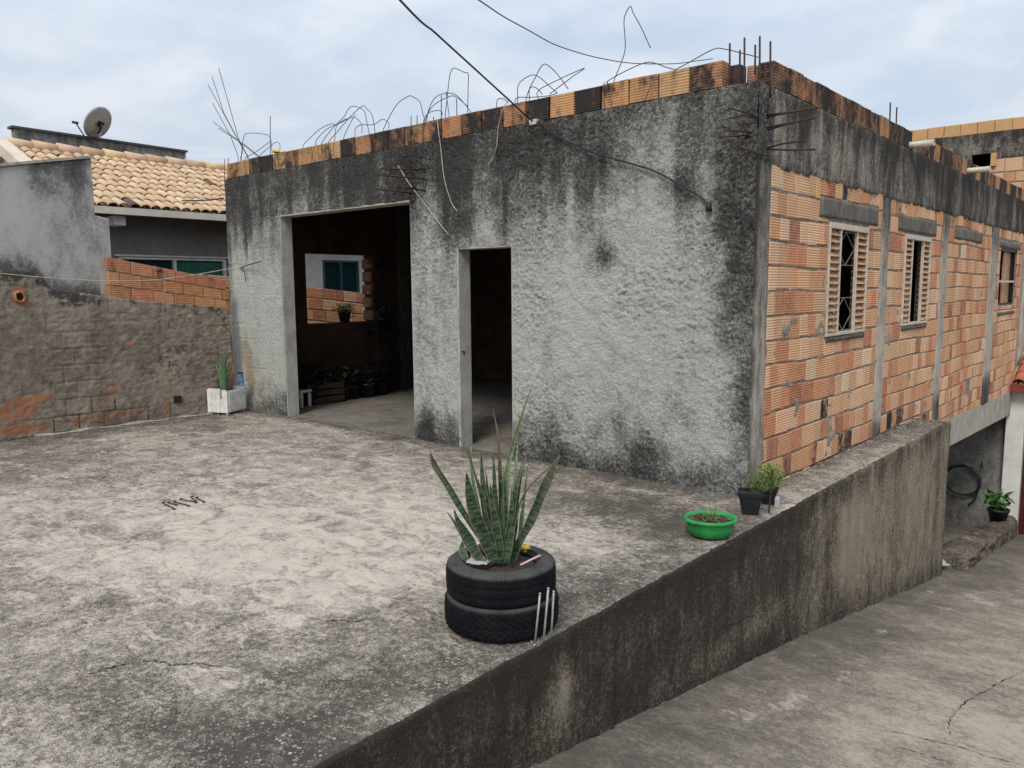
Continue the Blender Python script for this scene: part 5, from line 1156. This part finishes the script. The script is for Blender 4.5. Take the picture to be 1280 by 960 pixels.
# rusty bars lying on the terrace
for k, (a, b) in enumerate([((202, 628), (219, 636)), ((209, 628), (222, 631)), ((216, 627), (237, 632)), ((224, 624), (246, 627.5)), ((238, 621), (246, 627)), ((244, 622), (256, 627))]):
    p, q = hit(*a, 2, .012), hit(*b, 2, .012)
    lab = ['rusty bent bar at the left end of the little row lying on the terrace', 'shortest rusty bar, second from the left in the row on the terrace', 'long rusty bar, third from the left in the row on the terrace', 'rusty bar, fourth from the left in the row on the terrace', 'rusty bar crossing another near the right end of the row on the terrace', 'rusty hooked bar at the right end of the little row on the terrace'][k]
    v = q-p; n = np.array([-v[1], v[0], 0])/np.hypot(v[0], v[1]); o = thing('rusty_bar', lab, 'rusty bar', tuple(p), 0, 'rusty bars lying on the terrace')
    mb = MB(); mb.tube([tuple(n*.03), (0, 0, 0), tuple(v*.5), tuple(v), tuple(v-n*.02)], .0048, 6); mb.build('bar', M_rebar, o)

# ================================================================== white planter in the far corner
A = np.array([-7.19, -.48]); wp = thing('white_planter', 'yellowed white plastic box planter raised on feet in the far corner of the terrace', 'planter', (A[0], A[1], 0), 0)
e1 = np.array([-.42, .91])*.42; e2 = np.array([-.91, -.42])*.315
def PP(u, v, z): q = e1*u+e2*v; return (q[0], q[1], z)
def pbox(mb, u0, u1, v0, v1, z0, z1, ins=0): mb.add([PP(u, v, z) for z in (z0, z1) for u, v in ((u0, v0), (u1, v0), (u1, v1), (u0, v1))], [(0, 3, 2, 1), (4, 5, 6, 7), (0, 1, 5, 4), (1, 2, 6, 5), (2, 3, 7, 6), (3, 0, 4, 7)])
mb = MB(); t = .06; z0, z1 = .03, .345
pbox(mb, 0, 1, 0, 1, z0, z0+.02); pbox(mb, 0, 1, .001, t, z0+.02, z1-.02); pbox(mb, 0, 1, 1-t, 1, z0+.02, z1); pbox(mb, 1-t, 1, t, 1-t, z0+.02, z1); pbox(mb, .0, t*.7, .34, 1-t, z0+.02, z1+.012); pbox(mb, 0, t*.7, t, .27, z0+.02, z1-.004); pbox(mb, .0, t*.7, .27, .34, z0+.02, z1-.13)
for k in range(7): pbox(mb, .10+k*.125, .155+k*.125, -.022, .002, z0+.015, z1-.025)
for k in range(3): pbox(mb, -.018, .002, .36+k*.2, .44+k*.2, z0+.01, z1-.04)
mb.build('box_shell', M_whiteplas, wp)
for k, (u, v) in enumerate([(.05, .06), (.05, .86), (.88, .06), (.88, .86)]):
    mb = MB(); pbox(mb, u, u+.09, v, v+.1, .0, z0+.002); mb.build('foot', M_whiteplas, wp)
mb = MB(); pbox(mb, .05, .95, .05, .95, z0+.03, z1-.05); mb.build('soil', M_soil, wp)
al = np.array(hit(277, 483, 2, .30)); alo = thing('aloe', 'spiky green aloe growing in the white box planter', 'aloe', (A[0]+e1[0]*.3+e2[0]*.45, A[1]+e1[1]*.3+e2[1]*.45, .29))
tips = [(260, 442), (275, 441), (284, 441), (287, 452), (266, 455), (272, 448), (281, 450), (290, 462)]
for k, (px, py) in enumerate(tips):
    T = hit(px, py, 1, alo.location[1]+.08*(rng.random()-.5))-np.array(alo.location); mid = T*.5+np.array([-T[0]*.18, -T[1]*.18, .05])
    P = np.array(smooth_path([np.array([T[0]*.08, 0, 0]), mid, T], 6)); mb = MB(); n = len(P); mb.tube(P, [.030*(1-i/(n-1))**.8*(1 if i else .8)+.002 for i in range(n)], 7); mb.build('leaf', M_aloe, alo, True)
b0 = hit(300.5, 481, 1, A[1]+.25); bl = thing('blue_packet', 'small dark blue printed packet propped at the back of the white planter', 'packet', tuple(b0), .5); mb = MB(); mb.box((-.035, -.012, -.005), (.045, .012, .17), bev=.004); o = mb.build('packet_body', M_blue, bl); mb = MB(); mb.box((-.037, -.014, .150), (.047, .014, .172), bev=.003); mb.build('packet_lid', M_dark, bl)

# ================================================================== inside the dark room
wd = lambda px, py, x: hit(px, py, 0, x)
s0 = hit(377, 511, 2, 0); stl = thing('stool', 'small white stool just inside the large doorway', 'stool', (s0[0]-.25, s0[1]+.12, 0), .3)
mb = MB(); mb.box((-.16, -.12, .21), (.16, .12, .245), bev=.008); mb.build('seat', M_whiteplas, stl)
for x in (-.13, .13):
    for y in (-.09, .09): mb = MB(); mb.box((x-.02, y-.015, 0), (x+.02, y+.015, .21), bev=.004); mb.build('leg', M_whiteplas, stl)
mb = MB(); mb.box((-.11, -.10, .13), (.11, -.085, .20)); mb.build('apron', M_whiteplas, stl)
c0_ = hit(408, 501, 2, 0); cr = thing('wooden_crate', 'low dark wooden crate holding scraps on the floor of the dark room', 'crate', (c0_[0]+.06, c0_[1]-.16, 0), 1.45)
for z in (.03, .13, .23):
    for s in (-1, 1): mb = MB(); mb.box((-.30, s*.2-.01, z), (.30, s*.2+.01, z+.075), bev=.003); mb.build('slat', M_wood, cr)
for s in (-1, 1):
    mb = MB(); mb.box((s*.29-.012, -.19, .03), (s*.29+.012, .19, .30), bev=.003); mb.build('end_board', M_wood, cr)
mb = MB(); mb.box((-.28, -.19, .0), (.28, .19, .028)); mb.build('base', M_wood, cr)
for k, (x, y, r) in enumerate([(-.15, .05, .3), (.06, -.06, -.4), (.2, .06, .8)]):
    o = thing('cloth_scrap', ['pale rag bundled at the left of the wooden crate', 'pale rag bundled in the middle of the wooden crate', 'light wad at the right of the wooden crate'][k], 'rag', tuple(np.array([c0_[0]+.06, c0_[1]-.16, .27])+np.array([-y*.9, x, 0])), r, 'rags in the wooden crate')
    V, F = bevbox((-.08, -.06, -.03), (.08, .06, .04), .03); V = [(a+.02*math.sin(b*60+k), b+.01*math.sin(a*50), c+.012*math.sin(a*70+b*40)) for a, b, c in V]; mb = MB(); mb.add(V, F); mb.build('rag_body', simple('grey_rag', (.22, .21, .20), .9), o, True)
def pot_round(parent, r, h, mat):
    mb = MB(); mb.lathe([(0, 0), (r*.72, 0), (r, h*.85), (r*1.08, h*.86), (r*1.08, h), (r*.96, h), (r*.9, h*.88), (0, h*.88)], 22); mb.build('pot', mat, parent, True)
rowp = [(370, 'at the left end of the row by the wall'), (384, 'second from the left in the row by the wall'), (402, 'just behind the wooden crate'), (424, 'right of the wooden crate'), (440, 'in the middle right of the row by the wall'), (456, 'under the left of the iron stand'), (474, 'under the iron stand')]
for k, (px, lab) in enumerate(rowp):
    y = wd(px, 470, -7.2)[1]; s = 1 if k < 3 else .82
    o = thing('potted_plant', 'dark leafy potted plant in shadow, '+lab, 'potted plant', (-7.22+.06*(k % 2), y, 0), k*1.3, 'potted plants along the dark room wall')
    pot_round(o, .14, .22, M_blackpot); mb = MB(); clump(mb, 260, (0, 0, .40*s), (.22, .22, .24*s), .11, .5, 10, .4, (0, 0, .2)); mb.build('foliage', M_leafdark, o)
sx0, sx1 = wd(463, 412, -7.3), wd(499, 412, -7.3); ya, yb = sx0[1], min(2.80, sx1[1]); zt = sx0[2]
sd = thing('plant_stand', 'tall black iron two shelf plant stand beside the inner window', 'plant stand', (-7.28, (ya+yb)/2, 0)); hw = (yb-ya)/2
for z in (zt, wd(466, 452, -7.3)[2]): mb = MB(); mb.box((-.14, -hw, z-.025), (.14, hw, z), bev=.004); mb.build('shelf', M_iron if z == zt else M_iron, sd)
for x in (-.13, .13):
    for y in (-hw+.01, hw-.01): mb = MB(); mb.tube([(x, y, 0), (x, y, zt-.02)], .012, 6); mb.build('leg', M_iron, sd)
o = thing('potted_plant', 'small potted plant on top of the iron plant stand', 'potted plant', (-7.27, (ya+yb)/2-.05, zt)); pot_round(o, .10, .17, M_blackpot); mb = MB(); clump(mb, 120, (0, 0, .27), (.12, .12, .10), .08, .7, 8, .3, (0, 0, .15)); mb.build('foliage', M_leafdark, o)
p = wd(432, 405, -7.62); o = thing('potted_plant', 'black pot with trailing yellowish leaves on the sill of the inner window', 'potted plant', (-7.64, p[1], 1.165)); pot_round(o, .105, .19, M_blackpot)
mb = MB(); clump(mb, 150, (0, 0, .22), (.20, .20, .08), .11, .1, 12, .25, (0, 0, .16)); clump(mb, 40, (0, .0, .13), (.22, .22, .08), .10, -.6, 0, .25); mb.build('foliage', leafy('trailing_leaf', (.20, .24, .07), (.10, .15, .04)), o)

# potted plant on the kerb at the foot of the ramp
q = 4.90; kx, ky = K0+kd*q; kz = float(dz(ky))+.20+.10*float(fbm(np.array([q*1.3]), np.array([0.]), 2)[0])+.10*float(ss(3.5, 5.2, np.array(q)))
o = thing('potted_plant', 'black pot with broad green leaves on the crumbling kerb under the house', 'potted plant', (kx-.03, ky, kz-.05)); pot_round(o, .17, .28, M_blackpot)
mb = MB(); clump(mb, 70, (0, .0, .44), (.26, .26, .17), .20, .5, 12, .5, (0, 0, .24)); mb.build('foliage', leafy('broad_leaf', (.07, .17, .045), (.04, .11, .03)), o)
p = np.array([.28, 5.75]); sc = thing('paper_scrap', 'crumpled white scrap on the ground at the end of the retaining wall', 'paper', (.22, 5.5, float(dz(5.5))+.01), .5)
V = []
for i in range(6):
    for j in range(6): V.append((-.12+.05*i, -.15+.06*j, .03+.07*float(fbm(np.array([i*.7]), np.array([j*.8+3]), 5, 3)[0])))
mb = MB(); mb.add(V, [(i*6+j, (i+1)*6+j, (i+1)*6+j+1, i*6+j+1) for i in range(5) for j in range(5)]); mb.build('sheet', M_paper, sc)

# crumbled mortar on the ledge and at the foot of the wall
mb = MB()
def stone(x, y, z, s):
    V = []; 
    for a in range(6): V.append((x+s*(.6+.5*rng.random())*math.cos(a*1.05), y+s*(.6+.5*rng.random())*math.sin(a*1.05), z))
    T = [(x+s*.5*(rng.random()+.3)*math.cos(a*2.1), y+s*.5*(rng.random()+.3)*math.sin(a*2.1), z+s*(.5+.4*rng.random())) for a in range(3)]
    mb.add(V+T, [(0, 1, 6), (1, 2, 7, 6), (2, 3, 7), (3, 4, 8, 7), (4, 5, 8), (5, 0, 6, 8), (6, 7, 8)])
for k in range(420):
    y = .35+4.5*rng.random()**.8; x = .025+.33*rng.random()**2.2; stone(x, y, -.002, .006+.020*rng.random()**3)
for k in range(160): stone(-7.5*rng.random(), -.03-.25*rng.random()**2, 0, .004+.010*rng.random()**3)
for k in range(90): stone(-7.42+.2*rng.random()**2, -3.2+3*rng.random(), 0, .005+.016*rng.random()**3)
for k in range(120): y = -3.5+3*rng.random(); stone(.36-.5*rng.random()**2, y, 0, .004+.007*rng.random()**2)
o = mb.build('mortar_crumbs', M_stone); tag(o, 'scattered crumbs of broken mortar on the ledge and along the wall feet', 'rubble', kind='stuff')

# ================================================================== sky and light
W = bpy.data.worlds.new('World'); S.world = W; W.use_nodes = True; nt = W.node_tree; nt.nodes.clear()
SUN_EL, SUN_AZ = math.radians(47), math.radians(158)      # azimuth clockwise from +Y
out = nt.nodes.new('ShaderNodeOutputWorld'); sky = nt.nodes.new('ShaderNodeTexSky'); sky.sky_type = 'NISHITA'; sky.sun_disc = False
sky.sun_elevation = SUN_EL; sky.sun_rotation = SUN_AZ; sky.air_density = 1.2; sky.dust_density = 2.0
b1 = nt.nodes.new('ShaderNodeBackground'); nt.links.new(sky.outputs[0], b1.inputs[0]); b1.inputs[1].default_value = .11
b2 = nt.nodes.new('ShaderNodeBackground'); tc = nt.nodes.new('ShaderNodeTexCoord'); sx = nt.nodes.new('ShaderNodeSeparateXYZ'); nt.links.new(tc.outputs['Generated'], sx.inputs[0])
def mth(op, a, b=0.):
    n = nt.nodes.new('ShaderNodeMath'); n.operation = op
    for i, v in enumerate((a, b)):
        if isinstance(v, bpy.types.NodeSocket): nt.links.new(v, n.inputs[i])
        else: n.inputs[i].default_value = v
    return n.outputs[0]
def mr(v, a, b, c, d):
    n = nt.nodes.new('ShaderNodeMapRange'); n.interpolation_type = 'SMOOTHSTEP'; nt.links.new(v, n.inputs[0])
    for i, x in enumerate((a, b, c, d)): n.inputs[i+1].default_value = x
    return n.outputs[0]
# clouds on a flat deck: direction divided by height, so they flatten towards the horizon
den = mth('ADD', mth('MAXIMUM', sx.outputs[2], 0.), .22); cb = nt.nodes.new('ShaderNodeCombineXYZ'); nt.links.new(mth('DIVIDE', sx.outputs[0], den), cb.inputs[0]); nt.links.new(mth('DIVIDE', sx.outputs[1], den), cb.inputs[1])
def nz(sc, det, off, dist=.3):
    n = nt.nodes.new('ShaderNodeTexNoise'); n.inputs['Scale'].default_value = sc; n.inputs['Detail'].default_value = det; n.inputs['Roughness'].default_value = .55; n.inputs['Distortion'].default_value = dist
    m = nt.nodes.new('ShaderNodeVectorMath'); m.operation = 'ADD'; nt.links.new(cb.outputs[0], m.inputs[0]); m.inputs[1].default_value = off; nt.links.new(m.outputs[0], n.inputs['Vector']); return n.outputs[0]
c1 = nz(1.3, 7, (3.1, 1.7, .4)); c2 = nz(2.6, 6, (8.1, 4.2, 2.2))
mixc = nt.nodes.new('ShaderNodeMix'); mixc.data_type = 'RGBA'; nt.links.new(mr(c2, .36, .64, 0, 1), mixc.inputs[0]); mixc.inputs[6].default_value = (.64, .725, .85, 1); mixc.inputs[7].default_value = (.80, .85, .925, 1)
nt.links.new(mixc.outputs[2], b2.inputs[0])
nt.links.new(mth('ADD', .60, mth('MULTIPLY', mth('MAXIMUM', sx.outputs[2], 0.), SKYK)), b2.inputs[1])     # overcast: brighter overhead than at the horizon
ms = nt.nodes.new('ShaderNodeMixShader'); nt.links.new(mr(c1, .30, .56, .62, .97), ms.inputs[0]); nt.links.new(b1.outputs[0], ms.inputs[1]); nt.links.new(b2.outputs[0], ms.inputs[2]); nt.links.new(ms.outputs[0], out.inputs[0])
sl = bpy.data.lights.new('sun', 'SUN'); sl.energy = 1.5; sl.angle = math.radians(22); sl.color = (1., .96, .90); so = bpy.data.objects.new('sun', sl); COL.objects.link(so)
dirv = Vector((math.sin(SUN_AZ)*math.cos(SUN_EL), math.cos(SUN_AZ)*math.cos(SUN_EL), math.sin(SUN_EL))); so.rotation_euler = dirv.to_track_quat('Z', 'Y').to_euler(); so.location = (0, -5, 12)
vs_ = S.view_settings; vs_.view_transform = 'Standard'; vs_.look = 'None'; vs_.gamma = 1; vs_.use_curve_mapping = False; vs_.exposure = EXPO
S.render.engine = 'CYCLES'; cy = S.cycles; cy.use_denoising = True; cy.max_bounces = 7; cy.diffuse_bounces = 4; cy.glossy_bounces = 3; cy.use_adaptive_sampling = True; cy.adaptive_threshold = .015
cy.caustics_reflective = False; cy.caustics_refractive = False
